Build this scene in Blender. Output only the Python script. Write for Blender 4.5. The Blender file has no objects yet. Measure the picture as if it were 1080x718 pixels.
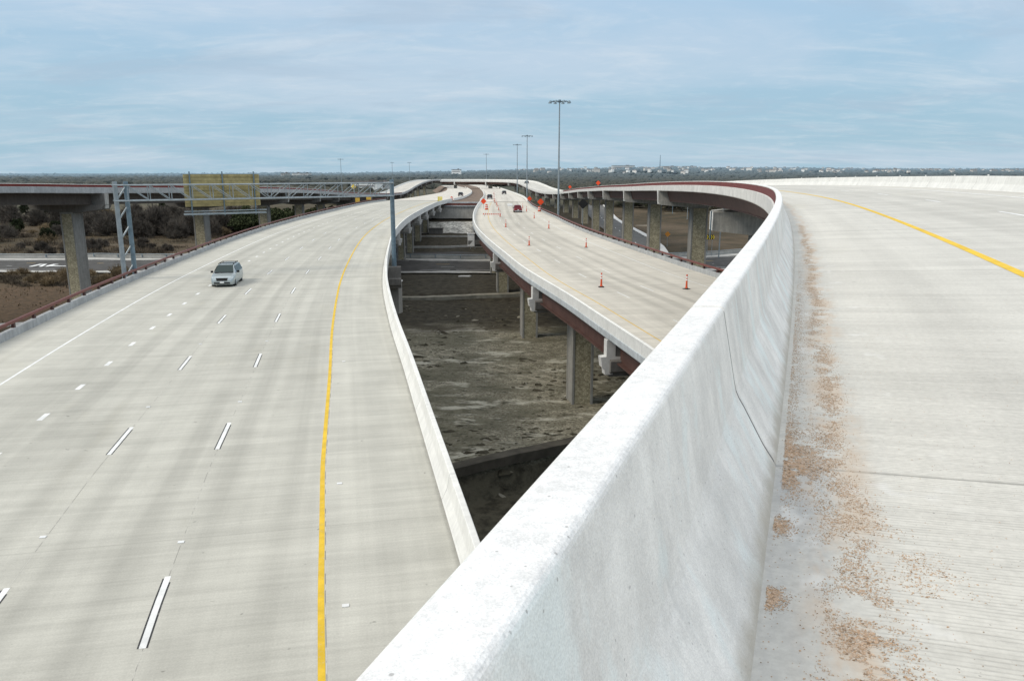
import bpy, math, random
import numpy as np
from mathutils import Vector, Matrix
R = random.Random(7)
CAMZ = 21.0
C = bpy.context.scene.collection
sc = bpy.context.scene

# ------------------------------------------------------------------ helpers
class MB:
    def __init__(s): s.v = []; s.f = []; s.m = []; s.uv = []
    def add(s, vs, fs, mi=0, uvs=None):
        o = len(s.v); s.v += [tuple(p) for p in vs]
        s.uv += list(uvs) if uvs else [(0, 0)] * len(vs)
        for f in fs: s.f.append(tuple(i + o for i in f)); s.m.append(mi)
    def box(s, c, size, rz=0.0, mi=0):
        hx, hy, hz = size[0] / 2, size[1] / 2, size[2] / 2; ca, sa = math.cos(rz), math.sin(rz)
        vs = []
        for z in (-hz, hz):
            for x, y in ((-hx, -hy), (hx, -hy), (hx, hy), (-hx, hy)):
                vs.append((c[0] + x * ca - y * sa, c[1] + x * sa + y * ca, c[2] + z))
        s.add(vs, [(3, 2, 1, 0), (4, 5, 6, 7), (0, 1, 5, 4), (1, 2, 6, 5), (2, 3, 7, 6), (3, 0, 4, 7)], mi)
    def tube(s, a, b, r0, r1=None, n=10, mi=0, caps=True):
        r1 = r0 if r1 is None else r1
        a = Vector(a); b = Vector(b); d = (b - a).normalized()
        x = d.orthogonal().normalized(); y = d.cross(x)
        vs = []
        for p, r in ((a, r0), (b, r1)):
            for i in range(n):
                t = 2 * math.pi * i / n; vs.append(p + x * math.cos(t) * r + y * math.sin(t) * r)
        fs = [(i, (i + 1) % n, n + (i + 1) % n, n + i) for i in range(n)]
        if caps: fs += [tuple(reversed(range(n))), tuple(range(n, 2 * n))]
        s.add(vs, fs, mi)
    def prism(s, poly, o, ux, uy, uz, depth, mi=0):
        # polygon (a, b) in plane ux, uy, extruded along uz from -depth/2 to depth/2
        o = Vector(o); n = len(poly); vs = []
        for k in (-.5, .5):
            for a, b in poly: vs.append(o + ux * a + uy * b + uz * (k * depth))
        fs = [(i, (i + 1) % n, n + (i + 1) % n, n + i) for i in range(n)]
        fs += [tuple(reversed(range(n))), tuple(range(n, 2 * n))]
        s.add(vs, fs, mi)

def mesh_from(name, mb, mats, smooth=False):
    me = bpy.data.meshes.new(name)
    me.from_pydata(mb.v, [], mb.f)
    for m in (mats if isinstance(mats, (list, tuple)) else [mats]): me.materials.append(m)
    if any(mb.m): me.polygons.foreach_set('material_index', mb.m)
    uvl = me.uv_layers.new(name='UVMap')
    li = np.empty(len(me.loops), dtype=np.int32); me.loops.foreach_get('vertex_index', li)
    uva = np.array(mb.uv, dtype=np.float32)[li]
    uvl.data.foreach_set('uv', uva.ravel())
    if smooth: me.polygons.foreach_set('use_smooth', [True] * len(me.polygons))
    me.update(); me.validate()
    import bmesh
    bm = bmesh.new(); bm.from_mesh(me); bmesh.ops.recalc_face_normals(bm, faces=bm.faces); bm.to_mesh(me); bm.free()
    return me

def obj(name, mb, mats, parent=None, smooth=False, loc=None, label=None):
    me = mb if isinstance(mb, bpy.types.Mesh) else mesh_from(name, mb, mats, smooth)
    o = bpy.data.objects.new(name, me); C.objects.link(o)
    if loc: o.location = loc
    if parent is not None: o.parent = parent
    if label: o['label'] = label
    return o

def tag(o, label=None, cat=None, group=None, kind=None):
    if label: o['label'] = label
    if cat: o['category'] = cat
    if group: o['group'] = group
    if kind: o['kind'] = kind
    return o

def thing(name, label, cat, loc=(0, 0, 0), rz=0.0, group=None):
    o = bpy.data.objects.new(name, None); C.objects.link(o)
    o.location = loc; o.rotation_euler = (0, 0, rz); o.empty_display_size = .2
    return tag(o, label, cat, group)

def dup(root, loc, rz=0.0, label=None, scale=1.0, group=None):
    def cp(o, p):
        c = o.copy(); C.objects.link(c); c.parent = p
        for ch in list(o.children): cp(ch, c)
        return c
    r = cp(root, None); r.location = loc; r.rotation_euler = (0, 0, rz)
    r.scale = (scale,) * 3 if not isinstance(scale, tuple) else scale
    if label: r['label'] = label
    if group: r['group'] = group
    return r

# ------------------------------------------------------------------ materials
class NG:
    def __init__(s, name):
        s.mat = bpy.data.materials.new(name); s.mat.use_nodes = True
        s.t = s.mat.node_tree; s.n = s.t.nodes; s.l = s.t.links
        s.b = s.n['Principled BSDF']
    def node(s, typ, **kw):
        n = s.n.new(typ)
        for k, v in kw.items(): setattr(n, k, v)
        return n
    def val(s, sock, v):
        if isinstance(v, bpy.types.NodeSocket): s.l.new(v, sock)
        elif isinstance(v, (tuple, list)) and len(v) == 3 and sock.type == 'RGBA': sock.default_value = (*v, 1)
        else: sock.default_value = v
    def math(s, op, a, b=0.0, c=0.0, clamp=False):
        n = s.node('ShaderNodeMath', operation=op, use_clamp=clamp)
        s.val(n.inputs[0], a); s.val(n.inputs[1], b); s.val(n.inputs[2], c); return n.outputs[0]
    def mix(s, f, a, b, mode='MIX'):
        n = s.node('ShaderNodeMix', data_type='RGBA', blend_type=mode)
        s.val(n.inputs[0], f); s.val(n.inputs[6], a); s.val(n.inputs[7], b); return n.outputs[2]
    def noise(s, vec, scale=1.0, detail=4.0, rough=.55, dist=0.0):
        n = s.node('ShaderNodeTexNoise'); n.inputs['Scale'].default_value = scale
        n.inputs['Detail'].default_value = detail; n.inputs['Roughness'].default_value = rough
        n.inputs['Distortion'].default_value = dist
        s.l.new(vec, n.inputs['Vector']); return n.outputs['Fac']
    def voro(s, vec, scale=1.0, feature='F1'):
        n = s.node('ShaderNodeTexVoronoi', feature=feature); n.inputs['Scale'].default_value = scale
        s.l.new(vec, n.inputs['Vector']); return n
    def scalev(s, vec, sx, sy, sz=1.0, off=(0, 0, 0)):
        n = s.node('ShaderNodeMapping'); s.l.new(vec, n.inputs['Vector'])
        n.inputs['Scale'].default_value = (sx, sy, sz); n.inputs['Location'].default_value = off; return n.outputs[0]
    def ramp(s, f, lo, hi, a=0.0, b=1.0):
        n = s.node('ShaderNodeMapRange', interpolation_type='SMOOTHSTEP')
        s.val(n.inputs[0], f); s.val(n.inputs[1], lo); s.val(n.inputs[2], hi); s.val(n.inputs[3], a); s.val(n.inputs[4], b)
        return n.outputs[0]
    def uv(s): return s.node('ShaderNodeUVMap', uv_map='UVMap').outputs[0]
    def pos(s): return s.node('ShaderNodeNewGeometry').outputs['Position']
    def objc(s): return s.node('ShaderNodeTexCoord').outputs['Object']
    def sep(s, v):
        n = s.node('ShaderNodeSeparateXYZ'); s.l.new(v, n.inputs[0]); return n.outputs
    def mulc(s, col, f):
        n = s.node('ShaderNodeVectorMath', operation='SCALE'); s.val(n.inputs[0], col) if isinstance(col, bpy.types.NodeSocket) else setattr(n.inputs[0], 'default_value', col)
        s.val(n.inputs['Scale'], f); return n.outputs[0]
    def bump(s, h, strength=.3, dist=.01):
        n = s.node('ShaderNodeBump'); n.inputs['Strength'].default_value = strength; n.inputs['Distance'].default_value = dist
        s.l.new(h, n.inputs['Height']); s.l.new(n.outputs[0], s.b.inputs['Normal'])
    def out(s, col, rough=.85, spec=.25, metal=0.0):
        s.val(s.b.inputs['Base Color'], col); s.val(s.b.inputs['Roughness'], rough)
        s.b.inputs['Specular IOR Level'].default_value = spec; s.b.inputs['Metallic'].default_value = metal
        return s.mat

def plain(name, col, rough=.7, spec=.3, metal=0.0, var=.12, scale=3.0, bump=0.0):
    g = NG(name); p = g.pos(); n = g.noise(p, scale, 5)
    c = g.mulc(col, g.ramp(n, .25, .75, 1 - var, 1 + var))
    if bump: g.bump(g.noise(p, scale * 9, 4), bump, .01)
    return g.out(c, rough, spec, metal)

def concrete(name, col, var=.12, streak=.15, blotch=.1, bump=.25, blue=False, along=False):
    """cast concrete: blotches, drip streaks down the face, fine grain"""
    g = NG(name); p = g.pos()
    big = g.noise(p, .7, 6, .6); mid = g.noise(p, 4.0, 5, .6)
    if along:
        cv = g.node('ShaderNodeCombineXYZ'); g.l.new(g.sep(g.uv())[1], cv.inputs[0]); g.l.new(g.sep(p)[2], cv.inputs[1]); face = cv.outputs[0]
    else: face = None
    st = g.noise(g.scalev(face, 4.0, .6), 1.0, 5, .65, .15) if along else g.noise(g.scalev(p, 4.2, 4.2, .45), 1.0, 5, .65, .15)
    fine = g.noise(p, 60, 3, .6)
    f = g.math('MULTIPLY', g.ramp(big, .3, .7, 1 - var, 1 + var * .5), g.ramp(mid, .3, .72, 1 - blotch, 1 + blotch * .5))
    f = g.math('MULTIPLY', f, g.ramp(st, .38, .66, 1 - streak, 1.02))
    f = g.math('MULTIPLY', f, g.ramp(fine, .25, .75, .95, 1.04))
    c = g.mulc(col, f)
    if blue:
        pale = g.ramp(g.noise(g.scalev(face, 2.6, 1.5), 1.0, 5, .6, .3), .50, .64, 0, .55)
        c = g.mix(pale, c, (.80, .87, .85))
        geo = g.node('ShaderNodeNewGeometry')
        up = g.ramp(g.sep(geo.outputs['Normal'])[2], .5, .95)
        c = g.mix(up, c, g.mulc((.80, .795, .78), g.math('MULTIPLY', g.ramp(mid, .3, .72, .93, 1.04), g.ramp(g.noise(p, 30, 5, .7), .35, .6, .9, 1.05))))
        spots = g.ramp(g.noise(p, 14, 6, .75), .66, .76, 0, .25)
        c = g.mix(spots, c, (.42, .40, .37))
        grain = g.noise(p, 190, 3, .6); c = g.mulc(c, g.ramp(grain, .28, .72, .86, 1.06))
        scuff = g.math('MULTIPLY', g.ramp(g.noise(g.scalev(p, 5, 5, 5), 1, 6, .7), .55, .68), g.ramp(g.noise(p, 1.1, 3), .5, .62, 0, .3)); c = g.mix(scuff, c, (.50, .485, .46))
        drip = g.math('MULTIPLY', g.ramp(g.noise(g.scalev(face, 8, 1.1), 1, 4, .6, .3), .56, .74, 0, .3), g.math('SUBTRACT', 1.0, up)); c = g.mix(drip, c, (.52, .52, .50))
        pit = g.voro(p, 34); pc = g.sep(pit.outputs['Color'])[0]; c = g.mix(g.math('MULTIPLY', g.ramp(pit.outputs['Distance'], .10, .17, .55, 0), g.ramp(pc, .80, .84)), c, (.22, .21, .20))
        u_ = g.sep(g.uv())[0]; foot = g.math('ADD', u_, g.math('MULTIPLY', g.noise(p, 6, 4), .09)); c = g.mix(g.ramp(foot, -.03, .05, 0, .75), c, (.40, .36, .29))
    g.bump(g.math('ADD', fine, g.math('MULTIPLY', mid, 2.0)), bump, .006)
    return g.out(c, .88, .2)

def deck_concrete(name, col, lane0, lane_lo, lane_hi, tine=0.0, joint=15.0, track=.16, gutter=False, jphase=0.0, coarse=1.0):
    g = NG(name); uv = g.uv(); s = g.sep(uv); u, v = s[0], s[1]
    tone = g.noise(g.scalev(uv, .16, .05), 1, 4)
    long_ = g.noise(g.scalev(uv, 1.05, .014), 1, 6, .62, .35)
    long2 = g.noise(g.scalev(uv, 3.5, .03), 1, 4, .6)
    trans = g.noise(g.scalev(uv, .09, 1.3), 1, 6, .68, .5)
    trans2 = g.noise(g.scalev(uv, .35, 9.0), 1, 5, .68, .2)
    blot = g.noise(g.scalev(uv, .5, .35), 1, 6, .62)
    fine = g.noise(g.scalev(uv, 22, 22), 1, 4, .7)
    f = g.math('MULTIPLY', g.ramp(tone, .3, .7, .92, 1.05), g.ramp(long_, .34, .68, 1.025, .915))
    f = g.math('MULTIPLY', f, g.ramp(trans, .3, .72, .91, 1.06))
    f = g.math('MULTIPLY', f, g.ramp(trans2, .32, .68, .945, 1.03))
    f = g.math('MULTIPLY', f, g.ramp(blot, .32, .68, .935, 1.03))
    f = g.math('MULTIPLY', f, g.ramp(fine, .25, .75, .90, 1.07))
    f = g.math('MULTIPLY', f, g.math('SUBTRACT', 1.0, g.ramp(g.noise(g.scalev(uv, 3.1, 3.1), 1, 2, .5), .72, .78, 0, .35)))
    # polished wheel paths between the lane lines
    w = g.math('COSINE', g.math('MULTIPLY', g.math('SUBTRACT', u, lane0), 2 * math.pi / 1.83))
    w = g.ramp(g.math('ADD', w, g.math('MULTIPLY', g.math('SUBTRACT', g.noise(g.scalev(uv, 1.6, .05), 1, 4, .6), .5), 2.2)), -1.1, .5, 1.0, 0.0)
    inl = g.math('MULTIPLY', g.ramp(u, lane_lo - .6, lane_lo + .8), g.ramp(u, lane_hi - .8, lane_hi + .6, 1, 0))
    fade = g.ramp(g.noise(g.scalev(uv, .25, .03), 1, 5, .6), .34, .62, .1, 1.0)
    w = g.math('MULTIPLY', g.math('MULTIPLY', w, inl), g.math('MULTIPLY', fade, track))
    w = g.math('ADD', w, g.math('MULTIPLY', inl, track * .45))
    f = g.math('MULTIPLY', f, g.math('SUBTRACT', 1.0, w))
    # sawn joints across the deck
    jv = g.math('FRACT', g.math('ADD', g.math('DIVIDE', g.math('SUBTRACT', v, jphase), joint), .5))
    jd = g.math('MULTIPLY', g.math('ABSOLUTE', g.math('SUBTRACT', jv, .5)), joint)
    jd = g.math('ADD', jd, g.math('MULTIPLY', g.math('SUBTRACT', g.noise(g.scalev(uv, 3, 3), 1, 4), .5), .03))
    jl = g.ramp(jd, .004 * coarse, .022 * coarse, .38 if gutter else .13, 0)
    f = g.math('MULTIPLY', f, g.math('SUBTRACT', 1.0, jl))
    c = g.mulc(col, f)
    # brownish and pale stains
    c = g.mix(g.ramp(g.noise(g.scalev(uv, .3, .09, 1, (7, 3, 0)), 1, 5), .58, .75, 0, .3), c, g.mulc((.46, .43, .34), f))
    if name.startswith('left'):
        ed = g.ramp(g.math('ADD', u, g.math('MULTIPLY', g.noise(g.scalev(uv, 5, .9), 1, 5, .65), .25)), -.50, -.32, 0, .5)
        c = g.mix(ed, c, (.17, .165, .15))
    if gutter:
        smooth_strip = g.ramp(g.math('ADD', u, g.math('MULTIPLY', g.noise(g.scalev(uv, 4, .7), 1, 4), .22)), .30, .46, 1, 0)
        damp = g.math('MULTIPLY', smooth_strip, g.ramp(g.noise(g.scalev(uv, 2.0, .35), 1, 5, .6), .36, .6, .15, .9))
        nearj = g.ramp(v, 2.0, 2.6, 1, .12)
        c = g.mix(g.math('MULTIPLY', damp, nearj), c, g.mulc((.41, .41, .405), g.ramp(fine, .2, .8, .85, 1.1)))
        pale = g.ramp(g.noise(g.scalev(uv, 3.0, 2.2, 1, (3, 1, 0)), 1, 4, .5), .60, .68, 0, .55)
        pale = g.math('MULTIPLY', pale, g.ramp(u, .55, 1.0, 1, 0))
        c = g.mix(pale, c, (.72, .71, .68))
        sand = g.math('MULTIPLY', g.ramp(g.noise(g.scalev(uv, 3.2, 1.4), 1, 6, .65), .42, .60, 0, .6), g.ramp(g.math('ABSOLUTE', g.math('SUBTRACT', u, .31)), .06, .24, 1, 0))
        c = g.mix(sand, c, (.58, .45, .33))
        speck = g.ramp(g.noise(g.scalev(uv, 55, 55), 1, 2, .5), .70, .75, 0, .6)
        c = g.mix(speck, c, (.16, .15, .14))
    h = g.math('MULTIPLY', fine, .35)
    if tine:
        wob = g.math('MULTIPLY', g.noise(g.scalev(uv, .7, 2.0), 1, 3), .10)
        tw = g.math('SINE', g.math('MULTIPLY', g.math('ADD', v, wob), 2 * math.pi / .026))
        brk = g.ramp(g.noise(g.scalev(uv, 2.5, 40), 1, 3, .6), .35, .6)
        rows = g.math('MULTIPLY', g.ramp(tw, .2, .9), brk)
        if gutter: rows = g.math('MULTIPLY', rows, g.ramp(u, .3, .46))
        c = g.mix(g.math('MULTIPLY', rows, tine), c, (.20, .19, .17))
        h = g.math('SUBTRACT', h, g.math('MULTIPLY', rows, .8))
    g.bump(h, .35, .006)
    return g.out(c, .9, .2)

M = {}
M['barrier'] = concrete('white_barrier_concrete', (.83, .81, .765), .13, .05, .12, .6, blue=True, along=True)
M['barrier_far'] = concrete('pale_barrier_concrete', (.78, .77, .73), .08, .05, .06, .2, along=True)
M['fascia'] = concrete('slab_edge_concrete', (.74, .725, .69), .10, .12, .08, along=True)
M['fascia_m'] = concrete('slab_edge_bluish', (.52, .55, .56), .12, .15, .1)
M['parapet'] = concrete('grey_parapet_concrete', (.45, .46, .46), .12, .15, .1)
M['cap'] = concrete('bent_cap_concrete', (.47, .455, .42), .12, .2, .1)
M['capdark'] = concrete('bent_cap_dark_concrete', (.20, .19, .175), .12, .2, .1)  # darker tone of the cap concrete
M['colgrey'] = concrete('column_corner_concrete', (.33, .32, .295), .1, .15, .08)
M['redband'] = plain('red_brown_paint', (.17, .035, .028), .6, .3, 0, .15, 1.5)
M['girder'] = plain('red_brown_steel', (.10, .054, .044), .55, .35, 0, .2, 1.2)
M['joint'] = plain('dark_joint_filler', (.16, .155, .15), .95, .1)
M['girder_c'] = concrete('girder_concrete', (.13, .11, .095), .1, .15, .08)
M['rail'] = plain('rail_red_paint', (.145, .042, .03), .5, .4, 0, .15, 2)
M['post'] = plain('rail_post_paint', (.05, .018, .015), .5, .4)
M['galv'] = plain('galvanised_steel', (.29, .33, .35), .45, .5, .35, .15, 2.5)
M['galv_dark'] = plain('weathered_blue_steel', (.15, .21, .25), .5, .5, .3, .2, 2.5)
M['yellow'] = None
def paint(name, col, worn=.35):
    g = NG(name); uv = g.pos()
    n = g.noise(uv, 9, 6, .7); n2 = g.noise(uv, 40, 4, .7); m = g.math('MAXIMUM', g.ramp(n, .55, .70, 0, worn), g.ramp(n2, .60, .70, 0, worn * 1.4))
    c = g.mix(m, g.mulc(col, g.ramp(g.noise(uv, 1.6, 5, .65), .3, .7, .80, 1.05)), (.46, .45, .41))
    return g.out(c, .7, .3)
M['yellow'] = paint('yellow_road_paint', (.76, .50, .035), .3)
M['yellow_near'] = paint('bright_yellow_road_paint', (.80, .52, .03), .15)
M['yellow_thin'] = paint('faded_yellow_paint', (.68, .46, .12), .45)
M['white'] = paint('white_road_paint', (.82, .82, .80), .25)
M['white_worn'] = paint('worn_white_paint', (.72, .72, .69), .5)
M['black'] = paint('black_contrast_paint', (.045, .045, .045), .3)
def seam_mat():
    g = NG('broken_dark_seam'); uv = g.uv(); n = g.ramp(g.noise(g.scalev(uv, 1, 1.6), 1, 3), .46, .54)
    return g.out(g.mix(n, (.24, .23, .21), (.58, .565, .51)), .9, .1)
M['seam'] = seam_mat()
M['white_metal'] = plain('white_enamel', (.75, .75, .73), .4, .4, 0, .05)
M['dark'] = plain('dark_rubber', (.02, .02, .02), .8, .2)
M['orange'] = plain('orange_plastic', (.62, .085, .022), .5, .4, 0, .06)
M['orange_sign'] = plain('orange_reflective_sheet', (.80, .075, .015), .4, .4, 0, .04)
M['reflw'] = plain('white_reflective_band', (.75, .75, .74), .4, .4, 0, .04)
M['asphalt'] = plain('asphalt', (.075, .071, .066), .9, .2, 0, .25, .5)
M['pale_conc'] = plain('pale_kerb_concrete', (.42, .41, .38), .9, .2, 0, .2, .6)
M['brown_embank'] = plain('brown_median_dirt', (.19, .145, .115), .95, .1, 0, .25, .4)
M['red_soil'] = plain('red_parapet', (.15, .06, .05), .8, .2, 0, .2, .4)
M['glass'] = plain('dark_tinted_glass', (.018, .036, .034), .25, .3, 0, .05)
M['silver'] = plain('silver_car_paint', (.40, .45, .46), .25, .6, .45, .03)
M['redcar'] = plain('dark_red_car_paint', (.16, .015, .02), .3, .5, 0, .05)
M['blackcar'] = plain('black_car_paint', (.02, .02, .022), .3, .5)
M['whitecar'] = plain('white_car_paint', (.78, .78, .76), .3, .5, 0, .03)
M['lamp'] = plain('headlamp_lens', (.6, .63, .65), .15, .6)
M['redlamp'] = plain('tail_lamp_lens', (.35, .01, .01), .25, .5)
M['panelback'] = None

def column_panel():
    g = NG('formliner_stone_panel'); p = g.pos()
    v = g.voro(p, 5.5); n = g.noise(p, 1.2, 5)
    v2 = g.voro(p, 5.5, 'DISTANCE_TO_EDGE')
    e = g.ramp(v2.outputs['Distance'], .0, .09, .55, 1.0)
    cell = g.sep(v.outputs['Color'])[0]
    f = g.math('MULTIPLY', e, g.math('MULTIPLY', g.ramp(cell, 0, 1, .75, 1.2), g.ramp(n, .3, .7, .85, 1.1)))
    g.bump(v2.outputs['Distance'], .6, .05)
    return g.out(g.mulc((.44, .39, .27), f), .9, .15)
M['stone'] = column_panel()

def sign_back():
    g = NG('sign_back_panels'); p = g.objc(); s = g.sep(p)
    rows = g.math('ABSOLUTE', g.math('SUBTRACT', g.math('FRACT', g.math('MULTIPLY', s[2], 1 / .3)), .5))
    seam = g.ramp(rows, .40, .47, 1, .62)
    bolts = g.voro(g.scalev(p, 3.0, 3.0, 6.6), 1.0)
    f = g.math('MULTIPLY', seam, g.ramp(g.noise(p, 2.0, 5), .3, .7, .8, 1.12))
    return g.out(g.mulc((.40, .335, .16), f), .6, .3)
M['panelback'] = sign_back()

def haze(g, col, near=350.0, far=5200.0, amt=.9, tint=(.20, .28, .34)):  # aerial haze painted into the base colour by distance from the origin
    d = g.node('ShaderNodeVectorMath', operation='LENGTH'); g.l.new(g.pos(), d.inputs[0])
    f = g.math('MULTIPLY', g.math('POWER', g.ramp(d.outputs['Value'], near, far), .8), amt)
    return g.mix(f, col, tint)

def ground_mat():
    g = NG('dry_winter_ground'); p = g.pos(); s = g.sep(p); x, y = s[0], s[1]
    n1 = g.noise(p, .018, 6, .6); n2 = g.noise(p, .12, 6, .62); n3 = g.noise(p, .9, 5, .65); n4 = g.noise(p, 4.5, 4, .7)
    grass = g.mix(g.ramp(n2, .36, .64), (.088, .066, .041), (.05, .043, .027))
    grass = g.mix(g.ramp(n1, .45, .62, 0, .8), grass, (.125, .094, .064))
    grass = g.mix(g.ramp(n3, .52, .7, 0, .7), grass, (.045, .039, .027))
    brown = g.mix(g.ramp(n3, .35, .65), (.125, .085, .054), (.075, .055, .036))
    bm = g.math('MULTIPLY', g.math('MULTIPLY', g.ramp(y, 96, 110), g.ramp(y, 150, 138, 0, 1)), g.ramp(g.math('ADD', x, g.math('MULTIPLY', n2, 30)), -52, -38, 1, 0))
    grass = g.mix(bm, grass, brown)
    # gravel yard under the bridges
    wob = g.math('MULTIPLY', g.math('SUBTRACT', n2, .5), 26)
    xx = g.math('ADD', x, wob); yy = g.math('ADD', y, wob)
    gm = g.math('MULTIPLY', g.math('MULTIPLY', g.ramp(xx, -34, -26), g.ramp(xx, 30, 42, 1, 0)), g.math('MULTIPLY', g.ramp(y, 51, 53), g.ramp(yy, 98, 108, 1, 0)))
    grav = g.mix(g.ramp(n3, .34, .62), (.44, .41, .315), (.25, .232, .172))
    grav = g.mix(g.ramp(n4, .42, .62, 0, .85), grav, (.115, .10, .07))
    vv = g.voro(g.scalev(p, .55, .9, 1), 1.0)
    grav = g.mix(g.math('MULTIPLY', g.ramp(vv.outputs['Distance'], .12, .26, 1, 0), g.ramp(g.noise(p, .16, 3), .46, .58)), grav, (.04, .034, .023))
    # wheel ruts crossing the yard
    t = g.math('ADD', g.math('MULTIPLY', x, .55), y)
    t = g.math('ADD', t, g.math('MULTIPLY', g.math('POWER', g.math('MULTIPLY', g.math('ADD', x, 12), .1), 2), 1.6))
    r1 = g.math('ABSOLUTE', g.math('SUBTRACT', g.math('ABSOLUTE', g.math('SUBTRACT', t, 83)), 1.1))
    grav = g.mix(g.ramp(r1, .12, .5, .5, 0), grav, (.46, .42, .33))
    darkband = g.math('MULTIPLY', g.ramp(yy, 104, 112), g.ramp(y, 150, 156, 1, 0))
    mid = g.mix(g.ramp(n3, .35, .65), (.045, .04, .03), (.088, .078, .058))  # soil tone darkened to paint in the shadow band beyond the yard
    inside = g.math('MULTIPLY', g.ramp(xx, -36, -26), g.ramp(xx, 26, 40, 1, 0))
    grass = g.mix(g.math('MULTIPLY', inside, g.ramp(y, 90, 110)), grass, mid)
    near = g.ramp(y, 51, 52.6, 1, 0)
    low = g.mix(g.ramp(n3, .4, .65), (.11, .10, .072), (.05, .045, .033))
    patch = g.noise(g.scalev(p, .09, .16, 1, (2, 5, 0)), 1, 6, .66)
    grav = g.mix(g.ramp(patch, .56, .40, 0, .8), grav, g.mix(g.ramp(n3, .4, .6), (.085, .08, .054), (.18, .168, .12)))
    grav = g.mix(g.ramp(g.noise(g.scalev(p, .14, .3, 1, (8, 1, 0)), 1, 7, .7), .53, .64, 0, .8), grav, (.60, .57, .47))
    grav = g.mix(g.ramp(g.noise(g.scalev(p, .5, 1.1, 1), 1, 5, .7), .57, .66, 0, .75), grav, (.05, .046, .032))
    c = g.mix(gm, grass, grav)
    lowm = g.math('MULTIPLY', g.ramp(s[2], -.3, -1.0), inside)
    c = g.mix(lowm, c, low)
    # pale patches of caliche out in the field
    pale = g.math('MULTIPLY', g.ramp(g.noise(p, .045, 4, .5), .66, .70), g.ramp(y, 210, 260))
    c = g.mix(g.math('MULTIPLY', pale, .7), c, (.30, .27, .215))
    far = g.mix(g.ramp(g.noise(p, .006, 6, .6), .42, .6), (.06, .062, .04), (.11, .095, .065))
    dd = g.node('ShaderNodeVectorMath', operation='LENGTH'); g.l.new(p, dd.inputs[0])
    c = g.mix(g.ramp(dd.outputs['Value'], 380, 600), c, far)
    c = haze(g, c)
    g.bump(g.math('ADD', n4, g.math('MULTIPLY', n3, 2)), .6, .15)
    return g.out(c, .95, .1)
M['ground'] = ground_mat()

def leaf_mat(name, a, b, hz=True):
    g = NG(name); p = g.pos(); oi = g.node('ShaderNodeObjectInfo').outputs['Random']
    c = g.mix(g.ramp(g.noise(p, .55, 4, .6), .32, .68), a, b)
    c = g.mulc(c, g.ramp(oi, 0, 1, .8, 1.25))
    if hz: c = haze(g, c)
    return g.out(c, .9, .1)
M['juniper'] = leaf_mat('juniper_foliage', (.022, .028, .014), (.045, .052, .026))
M['oak'] = leaf_mat('live_oak_foliage', (.032, .042, .02), (.065, .075, .035))
M['twig'] = leaf_mat('bare_grey_twigs', (.07, .062, .053), (.125, .108, .09))
M['drybrush'] = leaf_mat('dry_brown_brush', (.15, .115, .07), (.26, .2, .125))
M['drygrass'] = leaf_mat('dry_grass_blades', (.11, .08, .05), (.17, .13, .08))
M['bark'] = plain('grey_bark', (.10, .085, .07), .95, .1, 0, .2, 2)
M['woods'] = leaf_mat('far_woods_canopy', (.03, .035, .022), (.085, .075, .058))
def hazed(name, col):
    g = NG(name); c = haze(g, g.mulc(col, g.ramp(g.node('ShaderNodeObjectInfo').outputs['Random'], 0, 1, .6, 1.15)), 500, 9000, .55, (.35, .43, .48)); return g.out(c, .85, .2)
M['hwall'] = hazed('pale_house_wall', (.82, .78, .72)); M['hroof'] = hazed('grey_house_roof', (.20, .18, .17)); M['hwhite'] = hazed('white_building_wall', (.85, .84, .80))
M['rubble'] = None
def rubble():
    g = NG('pale_rubble_slope'); p = g.pos(); v = g.voro(p, .8, 'DISTANCE_TO_EDGE'); n = g.noise(p, .5, 6, .65)
    f = g.math('MULTIPLY', g.ramp(v.outputs['Distance'], 0, .12, .5, 1), g.ramp(n, .3, .7, .5, 1.15))
    g.bump(v.outputs['Distance'], .8, .2); return g.out(g.mulc((.62, .60, .54), f), .9, .15)
M['rubble'] = rubble()

# ------------------------------------------------------------------ paths
def catmull(pts, n=24):
    P = [np.array(p, float) for p in pts]; P = [2 * P[0] - P[1]] + P + [2 * P[-1] - P[-2]]
    out = []
    for i in range(1, len(P) - 2):
        p0, p1, p2, p3 = P[i - 1:i + 3]
        def tj(t, a, b): return t + max(np.linalg.norm(a - b), 1e-6) ** .5
        t0 = 0; t1 = tj(t0, p0, p1); t2 = tj(t1, p1, p2); t3 = tj(t2, p2, p3)
        for k in range(n):
            t = t1 + (t2 - t1) * k / n
            a1 = (t1 - t) / (t1 - t0) * p0 + (t - t0) / (t1 - t0) * p1; a2 = (t2 - t) / (t2 - t1) * p1 + (t - t1) / (t2 - t1) * p2
            a3 = (t3 - t) / (t3 - t2) * p2 + (t - t2) / (t3 - t2) * p3
            b1 = (t2 - t) / (t2 - t0) * a1 + (t - t0) / (t2 - t0) * a2; b2 = (t3 - t) / (t3 - t1) * a2 + (t - t1) / (t3 - t1) * a3
            out.append((t2 - t) / (t2 - t1) * b1 + (t - t1) / (t2 - t1) * b2)
    out.append(P[-2]); return np.array(out)

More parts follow.
